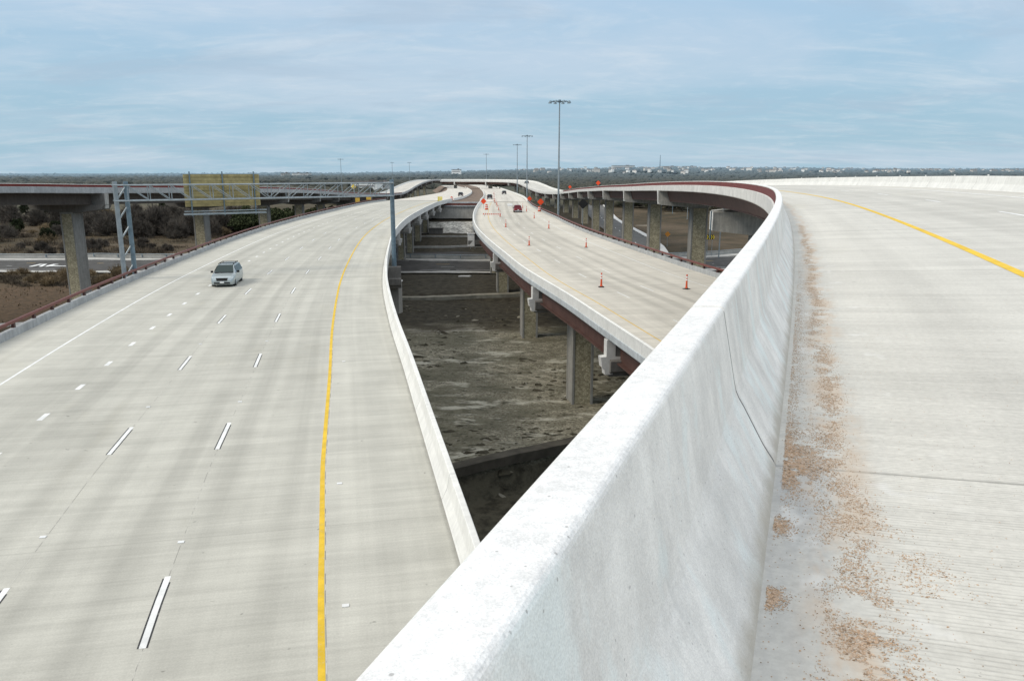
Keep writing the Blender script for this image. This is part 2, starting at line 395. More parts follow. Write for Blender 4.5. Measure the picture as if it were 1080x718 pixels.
class Path:
    """plan line with heights; s is the distance along it, d the offset to its right, h the height over the deck"""
    def __init__(s, pts, zs, bank=lambda s: 0.0, smooth=12, zero_y=None):
        xy = catmull([(p[0], p[1]) for p in pts])
        # even resample then smooth the plan
        def resample(a, step=.5):
            L = np.concatenate([[0], np.cumsum(np.linalg.norm(np.diff(a, axis=0), axis=1))])
            q = np.arange(0, L[-1], step); return np.stack([np.interp(q, L, a[:, k]) for k in range(2)], 1)
        xy = resample(xy)
        k = np.hanning(2 * smooth + 3)[1:-1]; k /= k.sum(); pad = len(k) // 2
        ext = np.concatenate([xy[0] + (xy[0] - xy[1]) * np.arange(pad, 0, -1)[:, None], xy, xy[-1] + (xy[-1] - xy[-2]) * np.arange(1, pad + 1)[:, None]])
        xy = np.stack([np.convolve(ext[:, j], k, 'valid') for j in range(2)], 1)
        s.xy = xy; s.S = np.concatenate([[0], np.cumsum(np.linalg.norm(np.diff(xy, axis=0), axis=1))])
        s.T = np.gradient(xy, axis=0); s.T /= np.linalg.norm(s.T, axis=1)[:, None]
        s.off = 0.0
        if zero_y is not None: s.off = s.S[np.argmin(abs(xy[:, 1] - zero_y))]
        s.S = s.S - s.off; s.len = s.S[-1]; s.s0 = s.S[0]
        s.bank = bank
        zk = np.array(zs, float)      # (s, z) knots
        s.zk = catmull(zk, 12) if len(zk) > 2 else zk
    def z(s, q): return float(np.interp(q, s.zk[:, 0], s.zk[:, 1]))
    def tan(s, q):
        t = np.array([np.interp(q, s.S, s.T[:, 0]), np.interp(q, s.S, s.T[:, 1])]); return t / np.linalg.norm(t)
    def at(s, q, d=0.0, h=0.0):
        x = np.interp(q, s.S, s.xy[:, 0]); y = np.interp(q, s.S, s.xy[:, 1]); t = s.tan(q)
        return (float(x + t[1] * d), float(y - t[0] * d), s.z(q) + s.bank(q) * d + h)
    def sy(s, y): return float(s.S[np.argmin(abs(s.xy[:, 1] - y))])

def stations(a, b, step, extra=()):
    n = max(1, int(math.ceil((b - a) / step))); q = [a + (b - a) * i / n for i in range(n + 1)]
    return sorted(set(q + [e for e in extra if a < e < b]))

def sweep(path, a, b, prof, step=2.0, closed=True, mi=0, mb=None, mat_of=None, ends=True, st=None, inset=None):
    """prof: list of (d, h) or function s -> list"""
    mb = mb or MB(); qs = st or stations(a, b, step); n = None; vs = []; uvs = []
    for q in qs:
        pr = prof(q) if callable(prof) else prof; n = len(pr)
        for d, h in pr: vs.append(path.at(q, d, h)); uvs.append((d, q))
    fs = []; ms = []
    m = n if closed else n - 1
    for i in range(len(qs) - 1):
        for j in range(m):
            k = (j + 1) % n
            fs.append((i * n + j, i * n + k, (i + 1) * n + k, (i + 1) * n + j)); ms.append(mat_of[j] if mat_of else mi)
    o = len(mb.v); mb.v += vs; mb.uv += uvs
    for f, mm in zip(fs, ms): mb.f.append(tuple(x + o for x in f)); mb.m.append(mm)
    if closed and ends:
        mb.f.append(tuple(o + j for j in range(n))); mb.m.append(0)
        mb.f.append(tuple(o + (len(qs) - 1) * n + j for j in reversed(range(n)))); mb.m.append(0)
    return mb

def strip(path, a, b, d, w, h, mb, step=1.5, mi=0):
    if callable(d): return sweep(path, a, b, lambda q: [(d(q) - w / 2, h), (d(q) + w / 2, h)], step, closed=False, mb=mb, mi=mi)
    return sweep(path, a, b, [(d - w / 2, h), (d + w / 2, h)], step, closed=False, mb=mb, mi=mi)
def drift(d0, kx=1.0):      # the lanes of the left carriageway ease toward its right edge near the camera
    return lambda q: d0 + kx * float(np.interp(q, [-24, -8, -1, 3, 12, 60], [1.5, .9, .52, .3, .02, 0]))
def ydrift(off=0.0): return lambda q: off + float(np.interp(q, [-24, -8, -1, 3, 11, 48, 80, 118, 158, 240], [-3.0, -3.45, -3.72, -3.88, -4.07, -4.12, -4.45, -4.75, -5.1, -5.2]))

# vertical profile shared by the two carriageways
FZ = 11.25
# --- left carriageway: reference = outer edge of its right-hand barrier
LP = Path([(10.5, -40), (5.5, -15), (2.4, 3), (.55, 11), (-.75, 17.4), (-3.0, 28), (-5.2, 38.5), (-6.9, 46.2), (-8.5, 54.1), (-10.0, 61.8), (-11.3, 69.2), (-12.8, 78.8), (-14.8, 92.9), (-16.8, 108.1),
           (-18.6, 124.6), (-20.1, 143.5), (-21.1, 161.5), (-21.8, 185), (-22.3, 213), (-22.2, 243), (-20.6, 264), (-19, 290), (-19.6, 350), (-23, 441), (-29, 528), (-42, 678), (-58, 800)],
          [(-80, FZ), (0, FZ), (250, FZ), (300, 10.9), (420, 9.6), (550, 8.5), (700, 7.4), (860, 6.8)], smooth=14, zero_y=14.3)
MP = Path([(13.5, -40), (12.0, -10), (10.2, 15), (8.2, 32), (6.9, 40.6), (5.8, 47), (4.2, 56.7), (1.9, 68.5), (.8, 74.8), (-.8, 86.5), (-2.4, 98), (-4.3, 113), (-6, 129), (-7.7, 152.7), (-8.9, 181),
           (-9.7, 217), (-10.1, 254), (-11, 313), (-15, 420), (-21.5, 551), (-31, 700), (-48, 850)],
          [(-80, FZ), (0, FZ), (240, FZ), (290, 10.9), (410, 9.6), (540, 8.5), (690, 7.5), (840, 6.9)], smooth=14, zero_y=14.3)
# --- the flyover we stand on: reference = foot of its left barrier
def rbank(s): return float(np.interp(s, [-40, 0, 55, 110, 150, 400, 470, 560, 640], [.054, .054, .055, .03, .02, .02, .03, .05, .05]))
RPt = [(-20.2, -37.7), (-9.5, -22.5)]
def ramp_points():
    x, y, s = .663, 1.9, 0.0; out = []
    hd = lambda s: np.interp(s, [-60, 0, 8, 35, 60, 85, 112, 135, 700], [24, 20.9, 20.3, 17.6, 12.3, 6.0, 1.2, .0, .0])
    xx, yy = x, y
    back = []
    for k in range(80):
        a = math.radians(hd(-k * .5)); xx -= math.sin(a) * .5; yy -= math.cos(a) * .5; back.append((xx, yy))
    fwd = [(x, y)]
    for k in range(260):
        a = math.radians(hd(k * .5)); x += math.sin(a) * .5; y += math.cos(a) * .5; fwd.append((x, y))
    return (back[::-1] + fwd)[::8]
RB = ramp_points()
xl, yl = RB[-1]
RPTS = RB + [(xl + .05, 160), (xl, 250), (xl - .9, 318), (21.8, 370), (19, 410), (15.4, 440), (11.4, 480), (8, 520), (3.5, 560), (-5, 590), (-21, 606), (-42, 612), (-57, 612)]
RP = Path(RPTS, [(-60, 19.6), (0, 19.4), (50, 19.25), (95, 19.0), (130, 18.4), (170, 17.4), (207, 16.55), (250, 15.3), (284, 14.3), (320, 12.95), (390, 10.4), (430, 9.75), (470, 10.3), (520, 11.8), (565, 13.1), (600, 13.5), (700, 13.6)],
          bank=rbank, smooth=10, zero_y=1.9)
# --- the left flyover: reference = its right edge (deck lies to the left)
FP = Path([(-175, 40), (-125, 62), (-95, 80), (-79, 93), (-69, 104), (-61.3, 115), (-56, 132), (-54.2, 150), (-53.6, 187), (-54.6, 222), (-56.6, 255), (-58, 290), (-58.5, 325), (-57, 370), (-56.3, 400), (-58, 440), (-60.7, 500), (-62.5, 560), (-62, 600), (-58.5, 650), (-50, 720)],
          [(-160, 19.4), (-15, 18.7), (0, 18.35), (36, 17.5), (73, 16.5), (108, 15.3), (141, 14.0), (176, 12.7), (211, 11.5), (255, 10.3), (290, 9.9), (330, 10.4), (385, 11.9), (450, 13.4), (500, 14.2), (560, 13.6), (640, 11)], bank=lambda s: .02, smooth=10, zero_y=115)

# ------------------------------------------------------------------ ground height
HILL_AZ = np.array([-1.3, -.8, -.42, -.2, -.08, .03, .12, .24, .38, .55, .8, 1.3])
HILL_Z = np.array([-8, -10, -9, -4, 6, 17, 25, 25, 21, 16, 12, 10])
def sstep(x, a, b):
    t = np.clip((x - a) / (b - a), 0, 1); return t * t * (3 - 2 * t)
def wave(x, y):
    return (np.sin(x * .011 + 1.3) * np.cos(y * .013 + .4) + .6 * np.sin(x * .027 - y * .019 + 2) + .4 * np.sin(x * .05 + y * .043))
def ground_z(x, y):
    x = np.asarray(x, float); y = np.asarray(y, float)
    r = np.hypot(x, y); az = np.arctan2(x, np.maximum(y, 1e-3))
    z = wave(x, y) * 1.1 * sstep(r, 210, 420)
    z = z + np.interp(az, HILL_AZ, HILL_Z) * sstep(r, 1300, 4200) + wave(x * .15, y * .15) * 2.5 * sstep(r, 1200, 3000)
    z = z - 14 * sstep(r, 4600, 8000)
    # drop to the creek edge under the bridges, toward the camera
    dl = (y - 52.2) - (x + 4.2) * .61
    w = sstep(x, -60, -40) * (1 - sstep(x, 50, 75))
    z = z - 2.4 * (1 - sstep(dl, -1.4, .2)) * w - 1.0 * (1 - sstep(dl, -14, -2)) * w
    z = z + 0.35 * np.exp(-((dl - .8) / .9) ** 2) * w
    # low bench in front of the cross road
    b = (y - 129) - .04 * x
    z = z + .9 * sstep(b, -2.5, .5) * w * (1 - sstep(y, 146, 160)) * (1 - sstep(x, 18, 26))
    # rise to the abutment slope
    z = z + 2.2 * sstep(y, 196, 238) * sstep(x, -75, -52) * (1 - sstep(x, 12, 22)) * (1 - sstep(y, 900, 1200))
    bank_ = 3.3 * sstep(y, 239.5, 250) * sstep(x, -58, -47) * (1 - sstep(x, 7, 14)) * (1 - sstep(y, 380, 560))
    z = z + bank_
    z = z + wave(x * 9, y * 9) * .10 * (1 - sstep(r, 220, 400)) + wave(x * 31 + 4, y * 27) * .035 * (1 - sstep(r, 150, 260))
    return z
def gz(x, y): return float(ground_z(x, y))

def axis(parts):
    out = []
    for a, b, st in parts: out += list(np.arange(a, b, st))
    return np.array(out + [parts[-1][1]])
xs = axis([(-16000, -6000, 800), (-6000, -2400, 200), (-2400, -700, 90), (-700, -160, 18), (-160, -45, 5), (-45, 50, .9), (50, 160, 5), (160, 700, 18), (700, 2400, 90), (2400, 6000, 200), (6000, 16000, 800)])
ys = axis([(-1500, -100, 140), (-100, 36, 6), (36, 70, .7), (70, 136, 1.2), (136, 270, 2.5), (270, 700, 14), (700, 2400, 70), (2400, 6000, 150), (6000, 18000, 800)])
X, Y = np.meshgrid(xs, ys); Z = ground_z(X, Y)
me = bpy.data.meshes.new('ground')
nv = X.size; nx, ny = len(xs), len(ys)
me.vertices.add(nv); me.vertices.foreach_set('co', np.stack([X, Y, Z], -1).astype(np.float32).ravel())
ii, jj = np.meshgrid(np.arange(nx - 1), np.arange(ny - 1)); a = (jj * nx + ii).ravel()
q = np.stack([a, a + 1, a + 1 + nx, a + nx], 1).astype(np.int32)
me.loops.add(q.size); me.loops.foreach_set('vertex_index', q.ravel())
me.polygons.add(len(q)); me.polygons.foreach_set('loop_start', np.arange(0, q.size, 4, dtype=np.int32)); me.polygons.foreach_set('loop_total', np.full(len(q), 4, dtype=np.int32))
me.polygons.foreach_set('use_smooth', np.ones(len(q), dtype=bool))
me.materials.append(M['ground']); me.update(); me.validate()
gnd = bpy.data.objects.new('ground', me); C.objects.link(gnd); gnd['kind'] = 'structure'

# ------------------------------------------------------------------ bridge pieces
def safety_profile(side, H=.81, top=.2, base=.56, out=0.0, drop=.0, r=.034):
    """side=+1: traffic face toward +d; profile starts at outer foot. d measured from traffic foot at 0"""
    k = side; b = base
    q = (b - top) / .36; arc = lambda cx, cz, a0, a1: [(cx + r * math.cos(math.radians(a0 + (a1 - a0) * i / 5)), cz + r * math.sin(math.radians(a0 + (a1 - a0) * i / 5))) for i in range(6)]
    pts = [(-b + .012, -drop), (-b + .012, H - .07), (-b, H - .06)] + arc(-b + r, H - r, 180, 90) + arc(-b + top - r, H - r, 90, 8) + [
           (-b + top + .085 * q, .53 * H), (-b + top + .1 * q, .465 * H), (-b + top + .122 * q, .415 * H), (-b + top + .155 * q, .36 * H), (-.075 * q, .105), (-.04, .06), (-.015, .025), (0, .0), (.002, -.02)]
    return [(k * d + 0.0, h) for d, h in pts]

def inset_prof(prof, amt):
    cx = sum(p[0] for p in prof) / len(prof); cz = sum(p[1] for p in prof) / len(prof)
    return [(cx + (d - cx) * (1 - amt), cz + (h - cz) * (1 - amt)) for d, h in prof]

def jointed_sweep(path, a, b, prof, step, joints, gap=.009, amt=.035):
    mb = MB(); st = stations(a, b, step); st = [q for q in st if all(abs(q - j) > .05 for j in joints)]
    jm = {}
    for j in joints:
        if a < j < b:
            for q, ins in ((j - gap - .008, 0), (j - gap, 1), (j + gap, 1), (j + gap + .008, 0)): st.append(q); jm[q] = ins
    st = sorted(st); ip = inset_prof(prof, amt)
    sweep(path, a, b, lambda q: ip if jm.get(q) else prof, mb=mb, st=st)
    n = len(prof)
    for i in range(len(st) - 1):
        if jm.get(st[i]) and jm.get(st[i + 1]):
            for k in range(i * n, i * n + n): mb.m[k] = 1
    return mb

def column(parent, x, y, ztop, rz, w=2.05, dpt=2.05, fl=None):
    zb = gz(x, y) - .6; h = ztop - zb; mb = MB(); pb = MB()
    # cruciform-edged shaft: smooth corner strips, recessed stone panels
    e = .24; a = w / 2; b = dpt / 2
    poly = [(-a, -b + .05), (-a + .05, -b), (-a + e, -b), (-a + e + .03, -b + .07), (a - e - .03, -b + .07), (a - e, -b), (a - .05, -b), (a, -b + .05),
            (a, -b + e), (a - .07, -b + e + .03), (a - .07, b - e - .03), (a, b - e), (a, b - .05), (a - .05, b), (a - e, b), (a - e - .03, b - .07), (-a + e + .03, b - .07), (-a + e, b), (-a + .05, b), (-a, b - .05),
            (-a, b - e), (-a + .07, b - e - .03), (-a + .07, -b + e + .03), (-a, -b + e)]
    ux = Vector((math.cos(rz), math.sin(rz), 0)); uy = Vector((-math.sin(rz), math.cos(rz), 0)); uz = Vector((0, 0, 1))
    mb.prism(poly, (x, y, zb + h / 2), ux, uy, uz, h)
    c = obj('column', mb, M['colgrey'], parent)
    for (o, dx, dy, sx, sy) in ((0, 0, -b + .07, w - 2 * e - .1, .05), (0, 0, b - .07, w - 2 * e - .1, .05)):
        p = Vector((x, y, zb + h / 2)) + ux * dx + uy * dy
        pb.box(p, (sx, sy, h - .5), rz)
    obj('stone_panel', pb, M['stone'], c)
    return c

def cap_T(path, s, d0, d1, parent, mat, wide=1.15, top=-.42, h=2.35, cross=0):
    """inverted-T bent cap lying across the deck from d0 to d1"""
    mb = MB(); p0 = Vector(path.at(s, d0)); p1 = Vector(path.at(s, d1)); mid = (p0 + p1) / 2; ax = (p1 - p0); L = ax.length; ax.normalize()
    along = Vector((*path.tan(s), 0)); up = Vector((0, 0, 1))
    t = top; w = wide / 2
    poly = [(-.28, t), (-.28, t - h * .52), (-w, t - h * .56), (-w * .92, t - h * .84), (-.3, t - h * .9), (-.24, t - h), (.24, t - h), (.3, t - h * .9), (w * .92, t - h * .84), (w, t - h * .56), (.28, t - h * .52), (.28, t)]
    mb.prism(poly, mid, along, up, ax, L)
    cap = obj('bent_cap', mb, mat, parent)
    if cross:
        eb = MB(); e = p1 if cross > 0 else p0; o_ = e; dx = ax * (1 if cross > 0 else -1)
        pg = [(-.35, top), (-.35, top - 1.05), (-.7, top - 1.08), (-.62, top - 1.72), (-.25, top - 1.78), (-.2, top - 2.2), (.3, top - 2.2), (.35, top - 1.78), (.5, top - 1.72), (.58, top - 1.08), (.22, top - 1.05), (.22, top)]
        eb.prism(pg, o_, dx, up, along, .62); obj('end_block', eb, M['fascia'], cap)
    return cap

def hammer_cap(path, s, dc, dl, dr, parent, mat, mat_end, tang=None):
    """hammerhead: deep at the column, tapering wings, with upstands at both ends"""
    mb = MB(); o = Vector(path.at(s, dc)); p0 = Vector(path.at(s, dl)); p1 = Vector(path.at(s, dr)); ax = (p1 - p0).normalized(); L0 = (p0 - o).dot(ax); L1 = (p1 - o).dot(ax)
    al = Vector((*path.tan(s), 0))
    if tang: al = Vector((*tang, 0)).normalized(); ax = Vector((al.y, -al.x, 0)); L0 *= 1.06; L1 *= 1.06
    up = Vector((0, 0, 1))
    poly = [(L0 + .05, -2.05), (L0 + .45, -2.75), (-1.7, -3.3), (1.7, -3.3), (L1 - .45, -2.75), (L1 - .05, -2.05)]
    mb.prism(poly, o, ax, up, al, 1.9)
    mb.prism([(L0 + .1, -.42), (L0 + .1, -2.05), (L1 - .1, -2.05), (L1 - .1, -.42)], o, ax, up, al, .85)
    cp = obj('bent_cap', mb, mat, parent)
    for L, sg in ((L0, 1), (L1, -1)):
        eb = MB(); eb.prism([(L - .04 * sg, -.40), (L + .12 * sg, -2.62), (L + .5 * sg, -2.66), (L + .55 * sg, -.40)], o, ax, up, al, .78)
        obj('end_block', eb, mat_end, cp)
    return cp

def i_girder(path, a, b, d, top, h, flange=.55, web=.09, step=4.0, mb=None):
    f = flange / 2; w = web / 2; t = .09
    prof = [(d - f, top), (d - f, top - t), (d - w, top - t), (d - w, top - h + t), (d - f, top - h + t), (d - f, top - h), (d + f, top - h), (d + f, top - h + t), (d + w, top - h + t), (d + w, top - t), (d + f, top - t), (d + f, top)]
    return sweep(path, a, b, prof, step, mb=mb)
def tub_girder(path, a, b, d, top, h, wt=3.0, wb=2.0, step=4.0, mb=None):
    prof = [(d - wt / 2 - .2, top), (d - wt / 2 - .2, top - .06), (d - wt / 2, top - .06), (d - wb / 2, top - h + .05), (d - wb / 2 - .12, top - h + .05), (d - wb / 2 - .12, top - h), (d + wb / 2 + .12, top - h), (d + wb / 2 + .12, top - h + .05), (d + wb / 2, top - h + .05), (d + wt / 2, top - .06), (d + wt / 2 + .2, top - .06), (d + wt / 2 + .2, top)]
    return sweep(path, a, b, prof, step, mb=mb)

def steel_rail(path, a, b, d, parent, curbside):
    """concrete parapet kerb with red steel rail; curbside=+1 if traffic is at larger d"""
    k = curbside
    prof = [(d, -.05), (d, .46), (d - k * .03, .49), (d - k * .27, .49), (d - k * .30, .46), (d - k * .30, -.05)]
    ob = obj('parapet', sweep(path, a, b, prof, 2.0), M['parapet'], parent)
    dc = d - k * .15
    rp = [(dc - .08, .76), (dc - .08, .90), (dc - .05, .94), (dc + .05, .94), (dc + .08, .90), (dc + .08, .76)]
    rail = obj('guard_rail', sweep(path, a, b, rp, 2.0), M['rail'], ob)
    n = int((b - a) / 3.05); n = min(n, 98)
    for i in range(n):
        s = b - .8 - i * 3.05
        if s < a: break
        mb = MB(); t = path.tan(s); p = path.at(s, dc, .62); mb.box(p, (.16, .26, .30), math.atan2(t[1], t[0]) - math.pi / 2)
        obj('rail_post', mb, M['post'], ob)
    return ob

def at_y(path, d, y):
    q = path.sy(y)
    for _ in range(6): q += (y - path.at(q, d)[1])
    return q
def dashes(path, d, s_first, count, period, length, w, h, contrast=0.0, mats=None, parent=None, name='lane_dash', skip=()):
    for i in range(count):
        if i in skip: continue
        a = s_first + i * period; mb = MB()
        strip(path, a, a + length, d, w, h, mb, 1.0, 0)
        if contrast:
            for sg in (-1, 1):
                o_ = sg * (w / 2 + contrast / 2); strip(path, a, a + length * (.97 if sg < 0 else .9), (lambda q: d(q) + o_) if callable(d) else d + o_, contrast, h, mb, 1.0, 1)
        o = obj(name, mb, mats, parent)

# ================================================================== LEFT CARRIAGEWAY
LV = thing('highway_viaduct', 'wide left carriageway viaduct carrying the silver van, with red steel rail and yellow line', 'viaduct', (-20, 60, 0))
LV.location = (0, 0, 0)
M['deckL'] = deck_concrete('left_deck_concrete', (.545, .53, .468), -6.0, -19.1, -4.2, 0, 11.0, .105, jphase=17.5, coarse=1.6)
def LW(s): return float(np.interp(s, [-100, 245, 300, 500, 1000], [-23.2, -23.2, -21, -15, -14]))
dk = sweep(LP, -50, 255, [(-.02, -.02), (-.4, 0)] + [(x, 0) for x in (-4, -8, -12, -16, -20)] + [(-23.15, 0), (-23.2, -.35), (-21.5, -.42), (-12, -.30), (-1.6, -.42), (-.02, -.42)], 1.5)
obj('deck', dk, M['deckL'], LV)
pf = [(d - .46, h) for d, h in [(-x[0], x[1]) for x in safety_profile(1, .81, .2, .45, drop=.45)]]
pf = [(-.45 + 0 + (x[0] * 1), x[1]) for x in safety_profile(-1, .81, .2, .45, drop=.45)]
pf = [(d, h) for d, h in pf]
bar = obj('barrier', jointed_sweep(LP, -50, 254.5, pf, 1.5, [-20 + 9.2 * i for i in range(30)]), [M['barrier_far'], M['joint']], LV, label='white concrete barrier along the right edge of the left carriageway')
steel_rail(LP, -50, 254, -22.85, LV, 1)
mb = MB(); strip(LP, -50, 254, ydrift(), .15, .004, mb); obj('yellow_edge_line', mb, M['yellow'], LV)
mb = MB(); strip(LP, -50, 254, -19.15, .13, .004, mb); obj('white_edge_line', mb, M['white'], LV)
dashes(LP, drift(-7.85), at_y(LP, -7.35, 14.35) - 24.38, 21, 12.19, 3.05, .14, .004, .04, [M['white'], M['black']], LV)
dashes(LP, drift(-11.5), at_y(LP, -11.1, 13.8) - 24.38, 21, 12.19, 3.05, .14, .004, .04, [M['white'], M['black']], LV)
dashes(LP, -15.35, at_y(LP, -15.35, 29.4) - 8 * 4.62, 50, 4.62, .95, .22, .004, 0, [M['white']], LV, 'lane_dot', skip=(0,))
# black seam beads beside the yellow line and small studs
mb = MB(); strip(LP, -50, 200, ydrift(.098), .016, .0045, mb); obj('tar_seam', mb, M['seam'], LV)
for d in (-7.85, -11.5):
    mb = MB(); strip(LP, -50, 70, drift(d + .02), .010, .003, mb); obj('lane_joint', mb, M['seam'], LV)
for s, d, m in ((2.2, -3.3, 'white'), (26, -3.4, 'white'), (6.3, -7.65, 'reflw'), (7.4, -11.4, 'reflw'), (19.5, -7.8, 'reflw'), (19.5, -11.5, 'reflw'), (32, -7.8, 'reflw'), (32, -11.5, 'reflw'), (9.5, -3.5, 'reflw')):
    mb = MB(); mb.box(LP.at(s, d, .012), (.16, .12, .02), .2); obj('road_stud', mb, M[m], LV)
for d in (-1.5, -4.9, -8.3, -11.7, -15.1, -18.5, -21.8):
    obj('girder', i_girder(LP, -50, 252, d, -.42, 1.5, .6, .22, 6.0), M['girder_c'], LV)
LB = [LP.sy(y) for y in (-10, 16, 44, 83.5, 108, 132, 159, 184, 203, 222, 241)]
for i, s in enumerate(LB):
    e = 1.35 if i == 3 else -.1
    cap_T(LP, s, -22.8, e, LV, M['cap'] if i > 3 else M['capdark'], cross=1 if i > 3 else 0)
    t = LP.tan(s); rz = math.atan2(t[1], t[0]) - math.pi / 2
    for d in (-4.7, -18.4):
        p = LP.at(s, d); column(LV, p[0], p[1], p[2] - 2.6, rz, 1.85, 1.85)
# road beyond the abutment
def flat_road(path, a, b, d0, d1, h=.0): return sweep(path, a, b, [(d0, h), (d1, h), (d1 + .0, h - 1.6), (d0, h - 1.6)] if False else [(d0, h), (d1, h)], 4, closed=False)
def embank(path, a, b, w, parent_kind):
    return sweep(path, a, b, lambda s: [(w(s) - 14, -6.0), (w(s) - 1.2, -.25), (w(s), -.03), (w(s) + .02, 0), (w(s) / 2, 0.02), (-.3, 0), (-.02, -.03), (1.2, -.25), (10, -6.0)], 5, closed=False)

# ================================================================== MIDDLE CARRIAGEWAY
MV = thing('highway_viaduct', 'middle carriageway on a viaduct closed off with orange cones, red girders under its edge', 'viaduct')
M['deckM'] = deck_concrete('middle_deck_concrete', (.62, .58, .50), 7.2, 4.4, 12.5, .1, 14.0, .17, coarse=1.6)
def MW(s): return float(np.interp(s, [-100, 150, 205, 260, 1000], [17.55, 17.55, 15.4, 15.0, 15.0]))
obj('deck', sweep(MP, -45, 242, lambda s: [(.02, -.36), (.02, -.02), (.4, 0), (4, 0), (8, 0), (12, 0), (MW(s) + .3, 0), (MW(s) + .32, -.35), (MW(s) - 1.2, -.42), (9, -.30), (1.6, -.42)], 1.5), M['deckM'], MV)
pm = [(.45 + x[0], x[1]) for x in safety_profile(1, .81, .2, .45, drop=.28)]
obj('barrier', jointed_sweep(MP, -45, 242, pm, 1.5, [-20 + 9.2 * i for i in range(29)]), [M['barrier_far'], M['joint']], MV, label='white concrete barrier along the left edge of the middle carriageway')
# layered fascia: recessed band and lower lip
obj('fascia', sweep(MP, -45, 242, [(-.005, .12), (-.06, .08), (-.06, -.30), (-.005, -.37), (.10, -.37), (.10, -.33), (-.003, -.3), (-.003, .1)], 1.5), M['fascia_m'], MV)
_mw = MP
def m_rail():
    p = Path([MP.at(s, MW(s))[:2] for s in np.arange(-44, 243, 4.0)], [(-80, FZ), (0, FZ), (300, FZ)], smooth=4)
    return p
MR = m_rail()
steel_rail(MR, MR.s0 + 1, MR.len - 1, 0, MV, -1)
mb = MB(); strip(MP, -45, 242, lambda q: float(np.interp(q, [20, 50, 75, 110, 240], [2.42, 2.45, 2.8, 3.3, 3.4])), .11, .004, mb); obj('yellow_edge_line', mb, M['yellow_thin'], MV)
mb = MB(); sweep(MP, -45, 242, lambda s: [(MW(s) - 3.4 + .4 * min(1, max(0, (s - 50) / 60)), .004), (MW(s) - 3.29 + .4 * min(1, max(0, (s - 50) / 60)), .004)], 1.5, closed=False, mb=mb); obj('white_edge_line', mb, M['white_worn'], MV)
dashes(MP, 5.6, -16, 20, 12.19, 3.05, .11, .004, 0, [M['white_worn']], MV)
dashes(MP, 8.75, -13, 20, 12.19, 3.05, .11, .004, 0, [M['white_worn']], MV)
for d in (.85, 4.9, 8.6, 12.3, 15.6):
    obj('girder', i_girder(MP, -45, 240, d, -.42, 1.5, .62, .06, 3.0), M['girder'], MV)
MBN = [MP.sy(y) for y in (-12, 17, 46.4, 68.7, 97.2, 131, 161, 190, 216)]
for i, s in enumerate(MBN):
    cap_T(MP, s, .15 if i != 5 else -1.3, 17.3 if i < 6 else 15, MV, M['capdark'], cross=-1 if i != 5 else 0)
    t = MP.tan(s); rz = math.atan2(t[1], t[0]) - math.pi / 2
    for d in (4.55, 13.2):
        p = MP.at(s, d); column(MV, p[0], p[1], p[2] - 2.6, rz, 2.05, 2.05)
p = MP.at(MBN[5], -.75, -.55); mb = MB(); mb.box((p[0], p[1], p[2]), (1.35, 1.3, .16)); mb.box((p[0], p[1], p[2] - 1.1), (1.15, 1.1, 2.04)); 
obj('pedestal', mb, [M['fascia']], MV)

# ================================================================== FLYOVER WE STAND ON
RV = thing('flyover_ramp', 'curving flyover ramp in front with thick white barrier and gravel in its gutter', 'flyover')
RW = 12.0
M['deckR'] = deck_concrete('near_ramp_concrete', (.64, .62, .565), 4.0, 3.6, 10.0, .27, 9.3, .07, gutter=True, jphase=2.3)
near_st = stations(-38, 60, .75) + stations(62, RP.len - 1, 2.5)
obj('deck', sweep(RP, 0, 0, [(-.48, -.42), (-.48, -.02), (-.02, 0), (3, 0), (6.5, 0), (10, 0), (RW + .02, 0), (RW + .5, -.02), (RW + .5, -.42), (RW - 1, -.46), (6, -.3), (1, -.46)], st=near_st), M['deckR'], RV)
lp = safety_profile(1, .90, .192, .522, drop=.0)
joints = [2.3 + 9.3 * i for i in range(-3, 8)]
lb = obj('barrier', jointed_sweep(RP, -38, RP.len - 1, lp, .6, joints, .013, .04), [M['barrier'], M['joint']], RV, label='thick white concrete barrier between the camera and the drop, with dark vertical joint')
rp_ = [(RW - d, h) for d, h in safety_profile(1, .81, .2, .50, drop=.0)]
rb = obj('barrier', jointed_sweep(RP, -38, 140, rp_, 1.5, [6 + 9.3 * i for i in range(-4, 14)], .012, .04), [M['barrier_far'], M['joint']], RV, label='white concrete barrier on the far right side of the ramp')
rb2 = obj('barrier', sweep(RP, 140, RP.len - 1, rp_, 3.0), M['barrier_far'], RV)
# outer face: red painted band above a pale slab edge
obj('painted_band', sweep(RP, -38, RP.sy(345), [(-.514, .842), (-.514, .40), (-.49, .40), (-.49, .842)], 1.0), M['redband'], RV)
obj('fascia', sweep(RP, -38, RP.len - 1, [(-.527, .395), (-.577, .37), (-.577, -.42), (-.527, -.5), (-.30, -.5), (-.30, -.43), (-.50, -.40), (-.50, .395)], 1.0), M['fascia'], RV)
mb = MB(); strip(RP, -38, 180, 3.12, .16, .004, mb); obj('yellow_edge_line', mb, M['yellow_near'], RV)
mb = MB(); strip(RP, -38, 180, 10.15, .13, .004, mb); obj('white_edge_line', mb, M['white'], RV)
dashes(RP, 6.65, at_y(RP, 6.65, 23.3) - 12.19 * 4, 14, 12.19, 3.05, .12, .004, .0, [M['white']], RV)
for i in range(16):
    s = 14 + i * 6.2; p = RP.at(s, RW + .46, .86); mb = MB(); mb.box(p, (.05, .10, .07), .2); obj('reflector', mb, M['white_metal'], rb)
for s, hh in ((29.2, .33),):
    mb = MB(); a = Vector(RP.at(s, RW - .02, .26)); b = Vector(RP.at(s + .55, RW - .12, .60)); mb.tube(a, b, .035, n=6); obj('scupper_slot', mb, M['dark'], rb)
